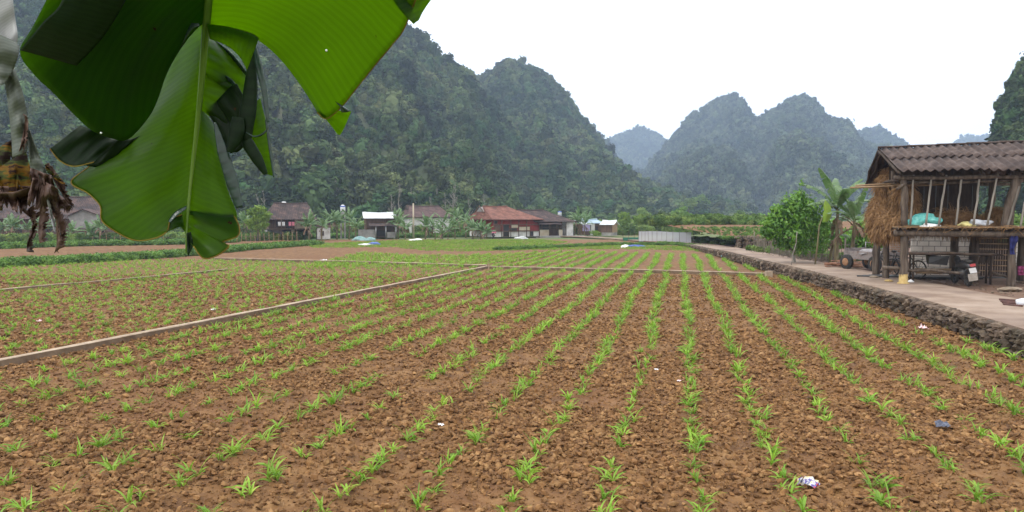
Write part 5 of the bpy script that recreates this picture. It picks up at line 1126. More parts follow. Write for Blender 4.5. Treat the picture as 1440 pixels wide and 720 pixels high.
# ================================================================ village houses
def tilemat(name,cols,patch,pitch=.22):
    m,nt,out=mk(name); L=nt.links.new; uv=N(nt,'ShaderNodeUVMap'); sp=N(nt,'ShaderNodeSeparateXYZ'); L(uv.outputs[0],sp.inputs[0])
    nz=N(nt,'ShaderNodeTexNoise'); setin(nz,Scale=.9,Detail=8.0,Roughness=.75); L(uv.outputs[0],nz.inputs['Vector']); cr=N(nt,'ShaderNodeValToRGB'); L(nz.outputs['Fac'],cr.inputs[0]); e=cr.color_ramp.elements; e.new(.5)
    for i,c in enumerate((cols[0],cols[1],patch)): e[i].position=(.36,.50,.60)[i]; e[i].color=(*c,1)
    wv=N(nt,'ShaderNodeMath',operation='MULTIPLY'); wv.inputs[1].default_value=2*math.pi/pitch; L(sp.outputs[0],wv.inputs[0]); sn=N(nt,'ShaderNodeMath',operation='SINE'); L(wv.outputs[0],sn.inputs[0])
    w2=N(nt,'ShaderNodeMath',operation='MULTIPLY'); w2.inputs[1].default_value=1/.28; L(sp.outputs[1],w2.inputs[0]); fr=N(nt,'ShaderNodeMath',operation='FRACT'); L(w2.outputs[0],fr.inputs[0])
    ad=N(nt,'ShaderNodeMath',operation='MULTIPLY_ADD'); L(sn.outputs[0],ad.inputs[0]); ad.inputs[1].default_value=.4; L(fr.outputs[0],ad.inputs[2])
    mr=N(nt,'ShaderNodeMapRange'); mr.inputs[1].default_value=-.4; mr.inputs[2].default_value=1.4; mr.inputs[3].default_value=.62; mr.inputs[4].default_value=1.2; L(ad.outputs[0],mr.inputs[0])
    n2=N(nt,'ShaderNodeTexNoise'); setin(n2,Scale=6.0,Detail=2.0); L(uv.outputs[0],n2.inputs['Vector']); m3=N(nt,'ShaderNodeMath',operation='MULTIPLY_ADD'); L(n2.outputs['Fac'],m3.inputs[0]); m3.inputs[1].default_value=.8; m3.inputs[2].default_value=.6; mm=N(nt,'ShaderNodeMath',operation='MULTIPLY'); L(m3.outputs[0],mm.inputs[0]); L(mr.outputs[0],mm.inputs[1])
    hs=N(nt,'ShaderNodeHueSaturation'); L(cr.outputs[0],hs.inputs['Color']); L(mm.outputs[0],hs.inputs['Value']); b=N(nt,'ShaderNodeBsdfPrincipled'); L(hs.outputs[0],b.inputs['Base Color']); setin(b,Roughness=.9)
    bp=N(nt,'ShaderNodeBump'); setin(bp,Strength=.8,Distance=.05); L(ad.outputs[0],bp.inputs['Height']); L(bp.outputs[0],b.inputs['Normal']); L(b.outputs[0],out.inputs[0]); return m
M['tile_red']=tilemat('red_clay_tiles',((.07,.035,.027),(.20,.075,.048)),(.26,.12,.085))
M['tile_dark']=tilemat('dark_mossy_tiles',((.022,.016,.015),(.055,.034,.030)),(.12,.07,.055))
M['tile_mid']=tilemat('brown_tiles',((.035,.02,.018),(.085,.045,.038)),(.14,.085,.07))
M['sheet_white']=mat('white_roof_sheet',[(.55,.56,.57),(.75,.76,.77)],scale=1.5,bump=.2,rough=.5)
M['sheet_blue']=mat('blue_grey_roof_sheet',[(.20,.28,.34),(.34,.43,.50)],scale=1.5,bump=.2,rough=.5)
M['red_wall']=mat('maroon_board_wall',[(.13,.012,.010),(.24,.028,.020)],scale=2.5,bump=.5,stretch=(3,3,.3))
M['white_wall']=mat('stained_white_wall',[(.30,.29,.27),(.55,.54,.51),(.65,.64,.61)],scale=1.0,bump=.2,detail=10)
M['grey_wall']=mat('grey_plaster_wall',[(.17,.16,.15),(.33,.31,.29)],scale=1.2,bump=.3)
M['cream_wall']=mat('cream_wall',[(.34,.28,.19),(.48,.42,.32)],scale=1.2,bump=.2)
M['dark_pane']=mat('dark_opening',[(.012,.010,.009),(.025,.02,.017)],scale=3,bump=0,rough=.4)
M['boards']=mat('brown_boards',[(.06,.035,.024),(.16,.10,.068)],scale=3,bump=.5,stretch=(4,4,.3))
M['pink_cl']=mat('pink_laundry',[(.45,.12,.18),(.55,.2,.25)],scale=9); M['white_cl']=mat('white_laundry',[(.5,.5,.5),(.65,.65,.64)],scale=9)
class House:
    def __init__(s,pxl,Yl,pxr,Yr,W,z0,label,cat='house',name='village_house'):
        s.L=GX(pxl,Yl,z0); s.R=GX(pxr,Yr,z0); u=s.R-s.L; s.len=float(np.linalg.norm(u)); s.u=u/s.len; s.v=np.array([-s.u[1],s.u[0],0]); s.W=W
        s.root=empty(name,s.L,0,label,cat)
    def p(s,u,v,z): return s.L+s.u*u+s.v*v+UP*z
    def walls(s,z0,z1,mt,u0=0,u1=None,v0=0,v1=None,name='wall'):
        u1=s.len if u1 is None else u1; v1=s.W if v1 is None else v1; b=MB(); b.obox(s.p(u0,v0,z0),s.u*(u1-u0),s.v*(v1-v0),UP*(z1-z0)); return part(b,name,M[mt],s.root)
    def roof(s,z,rise,ov=.5,r0=None,r1=None,mt='tile_dark',name='roof',u0=0,u1=None,v0=0,v1=None,gable=None,rv=.5):
        u1=s.len if u1 is None else u1; v1=s.W if v1 is None else v1
        a,c,d,e=u0-ov,u1+ov,v0-ov,v1+ov; r0=a if r0 is None else r0; r1=c if r1 is None else r1; vm_=d+(e-d)*rv
        P=[s.p(a,d,z),s.p(c,d,z),s.p(c,e,z),s.p(a,e,z),s.p(r0,vm_,z+rise),s.p(r1,vm_,z+rise)]
        b=MB(); sl=math.hypot(rise,(e-d)/2)
        def face(idx,uvs,n=10):
            pts=[P[i] for i in idx]
            # sagging grid between the lower and the upper edge
            if len(idx)==4: lo0,lo1,hi1,hi0=pts; l0,l1,h1,h0=[np.array(q) for q in uvs]
            else: lo0,lo1,hi1=pts; hi0=hi1; l0,l1,h1=[np.array(q) for q in uvs]; h0=h1
            G_=[];U_=[]
            for i in range(n+1):
                t=i/n; G_.append([(lo0*(1-t)+lo1*t)*(1-w)+(hi0*(1-t)+hi1*t)*w-UP*(.10*math.sin(math.pi*t)*w+.04*math.sin(math.pi*w)+rng.normal(0,.006)) for w in np.linspace(0,1,5)]); U_.append([(l0*(1-t)+l1*t)*(1-w)+(h0*(1-t)+h1*t)*w for w in np.linspace(0,1,5)])
            b.grid(G_,uv=U_)
        face((0,1,5,4),[(0,0),(c-a,0),(r1-a,sl),(r0-a,sl)]); face((2,3,4,5),[(0,0),(c-a,0),(c-r0,sl),(c-r1,sl)])
        if r0>a+.01: face((3,0,4),[(0,0),(e-d,0),((e-d)/2,sl)])
        if r1<c-.01: face((1,2,5),[(0,0),(e-d,0),((e-d)/2,sl)])
        o=part(b,name,M[mt],s.root,False,solid=.09)
        b=MB(); b.tube([P[4]+UP*.06,(P[4]+P[5])/2-UP*.05,P[5]+UP*.06],.11,7); subpart(b,'ridge',M[mt],o,s.root)
        if gable:
            for uu in ([u0,u1] if r0<=a+.01 and r1>=c-.01 else [u0] if r0<=a+.01 else [u1] if r1>=c-.01 else []):
                vv=v0+(v1-v0)*rv; b=MB(); q=[s.p(uu,v0,z-.05),s.p(uu,v1,z-.05),s.p(uu,vv,z+rise*(v1-v0)/(e-d)-.05)]; b.add(q+[x+s.u*.06*(1 if uu==u0 else -1) for x in q],[(0,1,2),(5,4,3),(0,3,4,1),(1,4,5,2),(2,5,3,0)]); part(b,'gable',M[gable],s.root)
        return o
    def lean(s,u0,u1,v0,v1,z0,z1,mt,name='porch_roof',th=.07):
        b=MB(); G_=[[s.p(u0+(u1-u0)*i/8,v0+(v1-v0)*w,z0+(z1-z0)*w-.03*math.sin(i)) for w in (0,.5,1)] for i in range(9)]; b.grid(G_,uv=[[((u1-u0)*i/8,w*2) for w in (0,.5,1)] for i in range(9)]); return part(b,name,M[mt],s.root,solid=th)
    def open(s,u0,u1,z0,z1,kind='window',v=0,mt='dark_pane',frame='boards',fr=.07):
        b=MB(); b.obox(s.p(u0,v-.03,z0),s.u*(u1-u0),s.v*.06,UP*(z1-z0)); o=part(b,kind,M[mt],s.root)
        if frame:
            b=MB(); f=fr
            for (a,c,d,e) in ((u0-f,u0,z0-f,z1+f),(u1,u1+f,z0-f,z1+f),(u0,u1,z1,z1+f),(u0,u1,z0-f,z0)): b.obox(s.p(a,v-.055,d),s.u*(c-a),s.v*.08,UP*(e-d))
            subpart(b,'frame',M[frame],o,s.root)
        return o
    def sideopen(s,v0,v1,z0,z1,kind='window',mt='dark_pane',left=True):
        b=MB(); uu=-.03 if left else s.len-.03; b.obox(s.p(uu,v0,z0),s.u*.06,s.v*(v1-v0),UP*(z1-z0)); return part(b,kind,M[mt],s.root)
    def posts(s,us,v,z0,z1,r=.07,mt='wood',name='post'):
        for u in us: b=MB(); b.tube([s.p(u,v,z0-.1),s.p(u,v,z1)],r,7); part(b,name,M[mt],s.root,True)
    def beam(s,u0,u1,v,z,r=.06,mt='wood',name='beam'):
        b=MB(); b.obox(s.p(u0,v-r,z-r),s.u*(u1-u0),s.v*2*r,UP*2*r); part(b,name,M[mt],s.root)
def hz_(py,Y): return 2.8+(307-py)*Y/F
# red house
Y=104; h=House(694,Y,758,Y+4.5,6.6,.15,'red wooden village house with an orange red tiled hip roof'); W_=h.W
wh=hz_(309,Y)-.15; rz=hz_(290.5,Y+4)-.15
h.walls(0,.75,'white_wall',name='foundation'); h.walls(.75,wh+.05,'red_wall',v0=.02,u0=.02)
h.roof(wh,rz-wh,.55,r0=.3,r1=h.len*.56,mt='tile_red')
b=MB(); q=[h.p(-.25,W_*.5-.9,rz-.75),h.p(-.25,W_*.5+.9,rz-.75),h.p(-.25,W_*.5,rz-.08)]; b.add(q+[x+h.u*.5 for x in q],[(0,1,2),(5,4,3),(0,3,4,1),(1,4,5,2),(2,5,3,0)]); part(b,'gablet',M['grey_wall'],h.root)
b=MB(); b.tube([h.p(-.35,W_*.5-1.3,rz-.9),h.p(-.35,W_*.5,rz+.06),h.p(-.35,W_*.5+1.3,rz-.9)],.08,6); part(b,'barge_board',M['boards'],h.root)
h.open(1.7,2.6,.05,1.75,'door'); h.open(.3,1.1,.95,1.6,'window',mt='boards'); h.open(3.1,4.2,1.3,1.8,'shutter',mt='cream_wall',frame=None); h.open(4.4,6.3,.9,1.4,'lattice',mt='cream_wall',frame='boards')
h.open(.15,.6,1.9,2.25,'window'); h.open(2.8,4.0,.85,1.2,'window'); h.open(6.4,6.9,.1,.7,'vent')
h.posts((-.0,1.35,2.9,4.3,5.7,h.len),-.12,0,wh,.06,'boards','pilaster'); h.beam(0,h.len,-.1,1.75,.05,'boards'); h.beam(0,h.len,-.1,.78,.05,'boards','sill_beam')
h.sideopen(.8,1.8,1.1,1.9); h.sideopen(3.6,4.6,1.1,1.9); b=MB(); b.obox(h.p(-.09,5.2,1.0),h.u*.05,h.v*1.3,UP*1.4); part(b,'pale_shutter',M['cream_wall'],h.root)
b=MB(); 
for z in (1.35,1.7): b.tube([h.p(-1.3,.2,z),h.p(-1.3,5.5,z)],.03,5)
for v in (.2,2.8,5.5): b.tube([h.p(-1.3,v,0),h.p(-1.3,v,1.75)],.035,5)
b.obox(h.p(-1.35,.1,1.0),h.u*1.3,h.v*5.5,UP*.06); part(b,'side_balcony',M['boards'],h.root)
# dark roofed house next to it
h=House(759,108.5,806,111,6.0,.15,'dark roofed village house with a cluttered porch, right of the red house'); wh=hz_(312,109)-.15; rz=hz_(295.5,112)-.15
h.walls(0,wh,'boards',v0=1.4); h.walls(0,wh,'white_wall',u0=h.len-1.2,u1=h.len,v0=0,v1=1.3,name='end_wall'); h.walls(.05,.95,'cream_wall',u0=0,u1=1.6,v0=0,v1=.2,name='low_wall'); h.walls(.05,.95,'cream_wall',u0=3.2,u1=3.9,v0=0,v1=.2,name='low_wall')
h.roof(wh,rz-wh,.5,r0=-2.3,r1=h.len*.38,mt='tile_dark',u0=-.5)
h.posts((0,1.6,3.2,h.len-1.2),.05,0,wh,.07); h.beam(0,h.len-1.2,.05,1.3,.05); h.open(1.2,2.4,.1,1.9,'door',v=1.4); h.open(.2,.9,1.1,1.9,'window',v=1.4); h.open(2.7,3.5,1.1,1.9,'window',v=1.4)
h.lean(-.4,3.4,-1.0,.3,1.75,2.1,'tile_dark')
b=MB(); b.obox(h.p(-.6,-1.3,-.25),h.u*(h.len+2),h.v*1.3,UP*.3); part(b,'terrace',M['grey_wall'],h.root)
# house behind the pole
h=House(577,124,632,127,6.5,.15,'white walled house with a brown tiled roof behind the utility pole'); wh=hz_(305.5,124)-.15; rz=hz_(290,128)-.15
h.walls(0,wh,'white_wall'); h.roof(wh,rz-wh,.6,r0=.9,r1=h.len*.9,mt='tile_mid'); h.open(2.4,3.0,1.6,2.0,'window'); h.open(3.4,4.1,.4,1.3,'window'); h.open(3.0,3.9,0,1.1,'door',mt='boards'); h.open(.4,1.4,.2,1.4,'window',mt='boards')
b=MB(); q=[h.p(.3,2.6,rz-.5),h.p(.3,4.2,rz-.5),h.p(.3,3.4,rz+.2)]; b.add(q+[x+h.u*.8 for x in q],[(0,1,2),(5,4,3),(0,3,4,1),(1,4,5,2),(2,5,3,0)]); part(b,'gablet',M['dark_wood'],h.root)
# shed with a white roof
h=House(515,100,556,101,4.6,.12,'brown shed with a bright white metal roof and a lower porch','shed','roofed_shed'); wh=hz_(307.5,100)-.12; rz=hz_(300,103)-.12
h.walls(0,wh,'brick_',v0=1.2) if False else h.walls(0,wh,'boards',v0=1.2); h.roof(wh+.05,rz-wh,.3,mt='sheet_white',v0=.9,gable='boards',rv=.62)
h.lean(.4,h.len+.2,-.9,1.1,hz_(318,99)-.12,hz_(313.5,101)-.12,'tile_dark'); h.walls(0,1.15,'grey_wall',u0=-1.1,u1=1.2,v0=-.4,v1=-.2,name='low_wall'); h.posts((1.25,2.6,h.len),-.75,0,hz_(318,99)-.12,.09,'steel'); h.open(1.4,3.4,.2,1.0,'opening',v=1.2); h.walls(0,.8,'grey_wall',u0=2.8,u1=h.len,v0=-.3,v1=-.1,name='low_wall')
# stilt house with washing
h=House(379,93,439,95,6.0,.1,'brown stilt house with washing on its balcony, right of the lime tree'); wh=hz_(309,93)-.1; rz=hz_(286,96)-.1
h.walls(1.35,wh,'boards',v0=.8); h.walls(0,1.3,'grey_wall',u0=-.2,u1=1.5,v0=.1,name='low_wall'); h.walls(0,1.3,'cream_wall',u0=2.7,u1=3.1,v0=.1,v1=.6,name='pillar'); h.walls(0,1.3,'dark_wood',v0=2.0,name='under_wall')
h.roof(wh,rz-wh,.6,r0=.8,r1=h.len-.2,mt='tile_dark'); b=MB(); b.obox(h.p(-1.0,-.9,1.28),h.u*(h.len-.2),h.v*1.7,UP*.1); part(b,'balcony',M['wood'],h.root)
h.posts((-.9,1.4,3.2,h.len-.4),-.8,0,wh,.05); h.beam(-.9,3.2,-.8,1.75,.025); h.walls(1.4,wh,'cream_wall',u0=h.len-2.1,u1=h.len,v0=.6,v1=.85,name='panel'); h.open(.9,1.7,1.6,2.3,'window',v=.8); h.open(2.1,2.8,1.4,2.4,'door',v=.8)
for k,(u,mt) in enumerate(((1.0,'white_cl'),(1.5,'white_cl'),(2.3,'pink_cl'),(2.7,'pink_cl'))):
    b=MB(); P=[[h.p(u+.32*i/4,-.75+.03*math.sin(i*2),2.25-.55*j/4) for i in range(5)] for j in range(5)]; b.grid(P); o=b.build('laundry',M[mt]); o.modifiers.new('t','SOLIDIFY').thickness=.01; tag(o,('white shirt at the left end of the stilt house washing','white shirt second along the stilt house washing','pink garment hanging on the stilt house balcony, left one','pink garment hanging on the stilt house balcony, right one')[k],'laundry')
# pale gable shed
h=House(446,95,464.5,95.5,3,.1,'narrow grey white shed between the stilt house and banana plants','shed','pale_shed'); h.walls(0,1.6,'white_wall'); h.roof(1.55,.75,.1,mt='tile_mid',gable='white_wall'); h.open(.5,.8,.5,1.0)
# far left house behind the withered leaf
h=House(-30,92,140,95,7,.1,'long low village house with a dark roof behind the withered leaf'); wh=hz_(306,93)-.1; rz=hz_(277,97)-.1
h.walls(0,wh,'boards'); h.roof(wh-.2,rz-wh+.2,.7,mt='tile_dark',gable='boards')
for u in (1,4,7.5,11,13.5): h.open(u,u+.9,.7,1.6)
h.open(9,9.9,0,1.8,'door'); 
h=House(103,88,133,88.5,2.6,.1,'small gabled outbuilding in front of the long low house','shed','outbuilding'); 
h.walls(0,1.5,'boards'); h.walls(1.5,2.0,'dark_wood',v0=.1); 
hw=h; b=MB(); P1=h.p(-.5,-.4,hz_(304,88)-.1); P2=h.p(h.len/2,-.4,hz_(294,88)-.1); P3=h.p(h.len+.5,-.4,hz_(302,88)-.1); 
for a,c in ((P1,P2),(P2,P3)): b.grid([[a,a+h.v*3.2],[c,c+h.v*3.2]],uv=[[(0,0),(0,3)],[(1.6,0),(1.6,3)]])
part(b,'roof',M['tile_mid'],h.root,solid=.08); b=MB(); b.add([P1+h.v*.4-UP*.05,P3+h.v*.4-UP*.05,P2+h.v*.4-UP*.05,h.p(0,0,1.4),h.p(h.len,0,1.4)],[(0,1,2),(3,4,1,0)]); part(b,'gable',M['grey_wall'],h.root); h.open(.6,1.2,.5,1.1); h.open(1.5,2.1,.1,1.3,'door')
# blue roofed house and the plank shed at the far end
h=House(829,117,846,118,4,.12,'small house with a blue grey roof and lilac tarpaulin'); wh=hz_(314,117)-.12
h.walls(0,wh,'boards'); h.walls(0,wh,'white_wall',u0=.1,u1=.8,v0=-.3,v1=0,name='pillar'); h.roof(wh,.6,.35,mt='sheet_blue',gable='boards'); h.open(1.0,1.6,.1,1.4,'door')
h.lean(-1.7,0,-.6,2,1.7,2.4,'sheet_white','side_roof'); b=MB(); P=[[h.p(-1.6+.35*i,-.5+.06*math.sin(i*2),1.7-.35*j) for i in range(5)] for j in range(4)]; b.grid(P); part(b,'tarpaulin',mat('lilac_tarp',[(.32,.26,.48),(.45,.40,.6)],scale=4),h.root,solid=.02)
h=House(846,113,861,112.4,3.4,.12,'plank shed with a white sheet roof at the far end of the village','shed','plank_shed'); wh=hz_(316,112.5)-.12
h.walls(.5,wh,'cream_wall' if False else 'boards'); h.walls(0,.5,'grey_wall',v0=.02,name='foundation'); h.roof(wh,hz_(310.5,114)-.12-wh,.3,mt='sheet_white',gable='boards')
h2=h; b=MB(); 
for k in range(9): b.obox(h.p(h.len+.01,k*.37,.5),h.u*.03,h.v*.34,UP*(wh-.5+.5*(1-abs(k-4)/4.5)))
part(b,'side_planks',M['tan_wood'],h.root)
# water tanks
def tank(px,Y,py0,py1,r,label,blue=True):
    z1=hz_(py0,Y); z0=hz_(py1,Y); root=empty('water_tank',GX(px,Y,0),0,label,'water tank'); c=GX(px,Y,0)
    b=MB(); b.lathe(c+UP*z0,[(0,0),(r,0),(r*1.02,(z1-z0)*.5),(r,(z1-z0)*.85),(r*.4,(z1-z0)),(0,z1-z0)],18); part(b,'tank_body',M['white_cl'],root,True)
    if blue: b=MB(); b.lathe(c+UP*(z1-(z1-z0)*.25),[(r*1.04,0),(r*1.05,.12),(r*.9,.16)],18); part(b,'blue_band',mat('blue_band_%d'%px,[(.05,.10,.35),(.08,.14,.42)],bump=0),root,True)
    for dx,dy in ((-1,-1),(1,-1),(1,1),(-1,1)): b=MB(); b.tube([c+np.array([dx*r*.8,dy*r*.8,0]),c+np.array([dx*r*.8,dy*r*.8,z0])],.06,6); part(b,'leg',M['grey_wall'],root)
    b=MB(); b.box(c+UP*(z0-.06),(r*2.1,r*2.1,.1)); part(b,'stand_top',M['grey_wall'],root)
tank(482.5,101,288,300,.33,'white water tank with blue band on a tall stand among banana plants'); tank(787,119,297,303.5,.3,'small white water tank behind the dark roofed house'); tank(400,104,283.5,287,.3,'small white tank top showing above the stilt house roof',False)
# utility pole and fences
b=MB(); c=GX(581.5,106,0); b.tube([c,c+UP*hz_(286,106)],[.14,.10],8); p_=b.build('utility_pole',M['cream_wall'],smooth=True); tag(p_,'pale concrete utility pole beside the white walled house','utility pole')
PF=empty('picket_fence',GX(333,84,0),0,'rough stake fence in front of the stilt house','fence')
for k in range(14): x=333+k*6.5; c=GX(x,84+k*.25,0); b=MB(); b.tube([c,c+UP*rng.uniform(.9,1.3)+[rng.normal(0,.05),0,0]],.035,5); part(b,'stake',M['tan_wood'],PF)
b=MB(); b.tube([GX(333,84,.7),GX(418,87.2,.7)],.02,5); part(b,'rail',M['wood'],PF)
PF=empty('picket_fence',GX(90,80,0),0,'rough stake fence in front of the outbuilding, far left','fence')
for k in range(26): x=-20+k*10; c=GX(x,82+k*.1,0); b=MB(); b.tube([c,c+UP*rng.uniform(.7,1.2)+[rng.normal(0,.08),0,0]],.03,5); part(b,'stake',M['tan_wood'],PF)
b=MB(); b.tube([GX(-20,82,.6),GX(240,84.6,.6)],.02,5); part(b,'rail',M['wood'],PF)
# tarpaulins and bundles in the field
def heap(px,Y,sz,mt,label,cat='tarpaulin',z=.0,name='tarpaulin'):
    c=GX(px,Y,z); b=MB(); b.rock((0,0,0),sz,3,amp=.35,rz=0)
    for i,v in enumerate(b.v): b.v[i]=(v[0],v[1],max(v[2],-.02))
    o=b.build(name,mt,loc=c,smooth=True); tag(o,label,cat)
M['blue_t']=mat('blue_tarp',[(.06,.10,.28),(.14,.19,.42)],scale=5,bump=.4); M['teal_t']=mat('pale_teal_tarp',[(.14,.26,.25),(.24,.36,.34)],scale=3,bump=.4)
heap(514,76,(1.9,.9,.35),M['white_cl'],'white sheet spread on the grass strip'); heap(527,76.8,(1.2,.7,.6),M['blue_t'],'blue folded tarpaulin lying on the white sheet'); heap(879,70,(.7,.6,.5),M['white_plastic'],'white bag at the end of the far rows','bag','bag' and 0,'bag'); heap(892,72,(1.9,.7,.35),M['blue_t'],'long blue and violet tarpaulin at the end of the far rows')
heap(506,92,(1.7,.7,.9),M['teal_t'],'pale teal tarpaulin heap left of the white roofed shed, smaller one'); heap(522,91,(1.3,.7,.8),M['teal_t'],'pale teal tarpaulin heap in front of the white roofed shed'); heap(585,92,(2.0,.6,.5),M['white_plastic'],'white sheet lying on the bank below the utility pole'); heap(732,100,(1.8,.6,.6),M['white_cl'],'pile of white sheets before the red house','sheets'); 
# person bending low at the edge of the field before the red house
def person(loc,label):
    import bmesh
    vs_=[(0,0,.62),(0,.04,.78),(.10,.05,.92),(.26,.06,.86),(.36,.06,.84),(.10,.20,.88),(.24,.24,.62),(.36,.2,.40),(.10,-.10,.88),(.24,-.14,.62),(.36,-.08,.40),(.02,.12,.58),(.10,.15,.32),(-.02,.14,.04),(.10,.15,.02),(.02,-.08,.58),(.10,-.10,.32),(-.02,-.09,.04),(.10,-.10,.02)]
    ed=[(0,1),(1,2),(2,3),(3,4),(2,5),(5,6),(6,7),(2,8),(8,9),(9,10),(0,11),(11,12),(12,13),(13,14),(0,15),(15,16),(16,17),(17,18)]
    rd=[.15,.14,.13,.055,.09,.055,.045,.03,.055,.045,.03,.09,.065,.04,.035,.09,.065,.04,.035]
    me=bpy.data.meshes.new('person'); me.from_pydata(vs_,ed,[]); o=bpy.data.objects.new('person',me); C.objects.link(o); o.location=tuple(loc)
    sk=o.modifiers.new('s','SKIN'); me.skin_vertices.new() if not me.skin_vertices else None
    for i,r_ in enumerate(rd): me.skin_vertices[0].data[i].radius=(r_,r_)
    me.skin_vertices[0].data[0].use_root=True; o.modifiers.new('b','SUBSURF').render_levels=1; me.materials.append(mat('dark_clothes',[(.012,.011,.018),(.03,.025,.035)],scale=6)); tag(o,label,'person')
    b=MB(); b.rock((.40,.06,.86),(.20,.19,.24),2,amp=.05); hd_=b.build('head',mat('skin',[(.32,.18,.12),(.36,.21,.14)],bump=0),parent=o,smooth=True)
    b=MB(); b.rock((.38,.06,.92),(.24,.23,.20),2,amp=.1); b.build('hat',M['pink_cl'],parent=o,smooth=True)
    b=MB(); b.rock((.08,.05,.86),(.34,.40,.30),2,amp=.15); b.build('jacket',M['pink_cl'],parent=o,smooth=True)
    return o
person(GX(692.5,97,.0),'person in a pink jacket and dark trousers bending at the field edge')
# bananas and trees in the village
vb=[(6,88,1.7,'pale banana plant at the far left edge below the long roof'),(22,87,1.6,'banana plant second from the left edge below the long roof'),(40,88,1.5,'banana plant behind the withered leaf tatters'),(128,85,1.4,'small banana plant left of the big leaf tip, before the outbuilding'),(150,86,1.5,'banana plant right of the outbuilding beside the big leaf'),(100,85,1.3,'small banana plant at the left of the outbuilding'),
(345,99,2.4,'banana plant behind the lime tree'),(425,103,2.9,'banana plant rising behind the stilt house roof'),(452,92,1.9,'banana plant in front of the narrow pale shed'),(474,97,2.7,'banana plant left of the tall water tank stand'),(491,98,2.8,'banana plant right of the tall water tank stand'),(500,95,1.8,'banana plant touching the left side of the white roofed shed'),
(560,101,2.5,'tall banana plant right of the white roofed shed'),(570,98,1.6,'banana plant left of the utility pole'),(612,99,1.6,'banana plant before the white walled house'),(630,97,1.3,'low banana plant among shrubs right of the white walled house'),(648,112,3.0,'tall banana plant between the brown roof and the red house'),(640,101,2.0,'banana plant left of the red house, shorter one'),(664,101,1.6,'small banana plant at the left corner of the red house'),(684,98,.9,'low banana plant before the corner of the red house'),
(808,112,2.6,'banana plant right of the dark roofed house'),(817,113,2.3,'banana plant before the blue roofed house'),(826,121,2.6,'banana plant behind the blue roofed house'),
(15,86,2.0,'banana plant third from the left edge below the long roof'),(60,86.5,2.0,'banana plant under the middle of the long dark roof'),(82,87,1.8,'banana plant just left of the gabled outbuilding'),(140,84,1.8,'banana plant at the right corner of the gabled outbuilding'),(435,93,2.2,'banana plant at the right end of the stilt house'),(461,97,2.5,'banana plant behind the narrow pale shed, taller'),(552,104,2.9,'tallest banana plant behind the white roofed shed'),(598,101,2.1,'banana plant covering the wall of the white walled house'),(622,102,2.2,'banana plant at the right end of the white walled house'),(655,106,2.6,'banana plant touching the left roof edge of the red house'),(676,99,1.4,'low banana plant at the front corner of the red house'),(813,116,3.0,'tall banana plant between the dark and the blue roofed houses')]
for q,(px,Y,h_,lab) in enumerate(vb): banana(GX(px,Y,-.02),h_*.95,8,1.7+.3*(h_>2),300+q,lab,group='banana plants around the village',w=.26,dry=3,stems=1+(q%3==0))
c=GX(362,90,0); tree(c,4.2,[(0,0,2.9,.9,.9,.7),(-.9,0,2.4,.7,.7,.5),(.9,0,2.9,.7,.7,.5),(.3,0,3.9,.8,.7,.5),(-.6,0,3.6,.7,.6,.5),(1.3,0,3.3,.6,.6,.35),(-.1,0,1.8,1.1,.8,.5),(.8,0,2.0,.7,.6,.4)],2600,.13,'lime',500,'bright lime green tree left of the stilt house',trunk=.09,shell=.8)
c=GX(852,113-2,0); tree(GX(838,108,0),1.4,blobset(.9,.6,.6,5,3),500,.1,'lime',501,'lime green shrub before the blue roofed house','shrub',name='green_shrub',trunk=.04)
strew('shrubs',np.concatenate([strip_pts([(585,330),(610,329),(650,329),(668,330)],260,3.2),strip_pts([(800,331),(806,331)],6,.5)]),1.2,protoS,'green garden shrubs between the houses',zoff=-.1)
strew('shrubs',strip_pts([(-40,343),(60,342),(200,340),(340,339),(420,337)],520,1.5),.85,protoS,'dark green garden plants along the stake fence',zoff=-.15)
strew('shrubs',strip_pts([(0,326),(200,326),(400,326),(560,326),(700,325),(820,325)],900,7),1.7,protoS,'bushes behind the village houses',zoff=-.1)
# pale bare trunks at the foot of the hill
lo=['a slim pale trunk','a forked pale trunk']
for k in range(34):
    px=rng.uniform(350,700) if k<28 else rng.uniform(100,300); Y=rng.uniform(140,175); x=GX(px,Y)[0]; root=empty('bare_tree',(x,Y,ground_z(x,Y)-.1),0,'slim bare pale trunked tree rising from the foot of the wooded hill','tree','bare trees at the foot of the wooded hill')
    H=rng.uniform(6,11); r=np.random.default_rng(k); b=MB(); ln=r.normal(0,.05,2)*H; top=np.array([ln[0],ln[1],H]); tr=[np.array([ln[0]*t**2,ln[1]*t**2,H*t])+r.normal(0,.12,3) for t in np.linspace(0,1,7)]; b.tube(tr,list(np.linspace(.12,.025,7)),5); b.build('trunk',M['pale_bark'],parent=root)
    b=MB()
    for j in range(12):
        t=r.uniform(.35,.95); p=np.array([ln[0]*t**2,ln[1]*t**2,H*t]); a=r.uniform(0,6.28); l=H*.28*(1.1-t); q=p+np.array([math.cos(a)*l*.7,math.sin(a)*l*.7,l]); b.tube([p,(p+q)/2+[0,0,-.1*l],q],[.05,.035,.012],4,cap=False)
        for _ in range(2): a2=r.uniform(0,6.28); m_2=(p+q)/2; b.tube([m_2,m_2+np.array([math.cos(a2)*l*.4,math.sin(a2)*l*.4,l*.45])],[.025,.008],4,cap=False)
    b.build('branches',M['pale_bark'],parent=root)
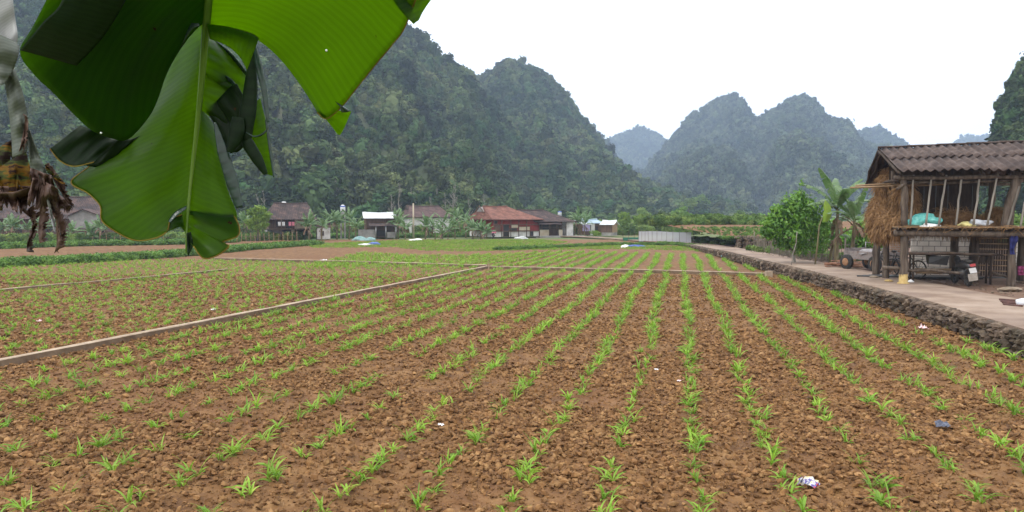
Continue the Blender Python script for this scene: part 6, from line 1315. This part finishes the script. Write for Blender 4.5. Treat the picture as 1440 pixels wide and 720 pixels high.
# ================================================================ air, sky, sun, camera
hz,nt,out=mk('haze_air'); pv=N(nt,'ShaderNodeVolumePrincipled'); pv.inputs['Color'].default_value=(.60,.75,1,1); pv.inputs['Density'].default_value=HAZE; pv.inputs['Anisotropy'].default_value=.1
nt.links.new(pv.outputs[0],out.inputs['Volume'])
b=MB().obox((-1850,-60,-3.0),(3700,0,0),(0,2090,0),(0,0,400)); o=b.build('haze',hz); tag(o,'thin pale blue haze filling the valley',kind='stuff')
w=bpy.data.worlds.new('World'); sc.world=w; w.use_nodes=True; nt=w.node_tree
for n in list(nt.nodes): nt.nodes.remove(n)
wo=nt.nodes.new('ShaderNodeOutputWorld'); bg=nt.nodes.new('ShaderNodeBackground'); sky=nt.nodes.new('ShaderNodeTexSky'); sky.sky_type='NISHITA'; sky.sun_disc=False
SE,SR=R(48),R(-110)
sky.sun_elevation=SE; sky.sun_rotation=SR; sky.air_density=1.0; sky.dust_density=3.0
bg.inputs[1].default_value=.1; nt.links.new(sky.outputs[0],bg.inputs[0])
# closed white cloud cover over the clear sky
bc=nt.nodes.new('ShaderNodeBackground'); bc.inputs[0].default_value=(.97,.98,1,1); 
tcw=nt.nodes.new('ShaderNodeTexCoord'); spw=nt.nodes.new('ShaderNodeSeparateXYZ'); nt.links.new(tcw.outputs['Generated'],spw.inputs[0])
mrw=nt.nodes.new('ShaderNodeMapRange'); mrw.inputs[1].default_value=.1; mrw.inputs[2].default_value=1.0; mrw.inputs[3].default_value=SKYW; mrw.inputs[4].default_value=SKYW*1.75; nt.links.new(spw.outputs[2],mrw.inputs[0]); nt.links.new(mrw.outputs[0],bc.inputs[1])
ms=nt.nodes.new('ShaderNodeMixShader'); ms.inputs[0].default_value=.9
nt.links.new(bg.outputs[0],ms.inputs[1]); nt.links.new(bc.outputs[0],ms.inputs[2]); nt.links.new(ms.outputs[0],wo.inputs[0])
sl=bpy.data.lights.new('sun','SUN'); sl.energy=1.5; sl.angle=R(10); sl.color=(1,.97,.92); so=bpy.data.objects.new('sun',sl); C.objects.link(so)
az=SR; sd=Vector((math.sin(az)*math.cos(SE),math.cos(az)*math.cos(SE),math.sin(SE))); so.rotation_euler=sd.to_track_quat('Z','Y').to_euler()
cd=bpy.data.cameras.new('camera'); co=bpy.data.objects.new('camera',cd); C.objects.link(co); co.location=tuple(CAM); co.rotation_euler=(math.pi/2-PITCH,0,0)
cd.sensor_width=36; cd.lens=36*F/1440; cd.clip_end=6000; cd.clip_start=.05; sc.camera=co
vs=sc.view_settings; vs.view_transform='Standard'; vs.look='None'; vs.gamma=1; vs.exposure=EXPO
sc.render.engine='CYCLES'; cy=sc.cycles; cy.use_denoising=True; cy.max_bounces=8; cy.diffuse_bounces=3; cy.glossy_bounces=2; cy.transmission_bounces=6; cy.transparent_max_bounces=8; cy.volume_bounces=1
cy.use_adaptive_sampling=True; cy.adaptive_threshold=.015
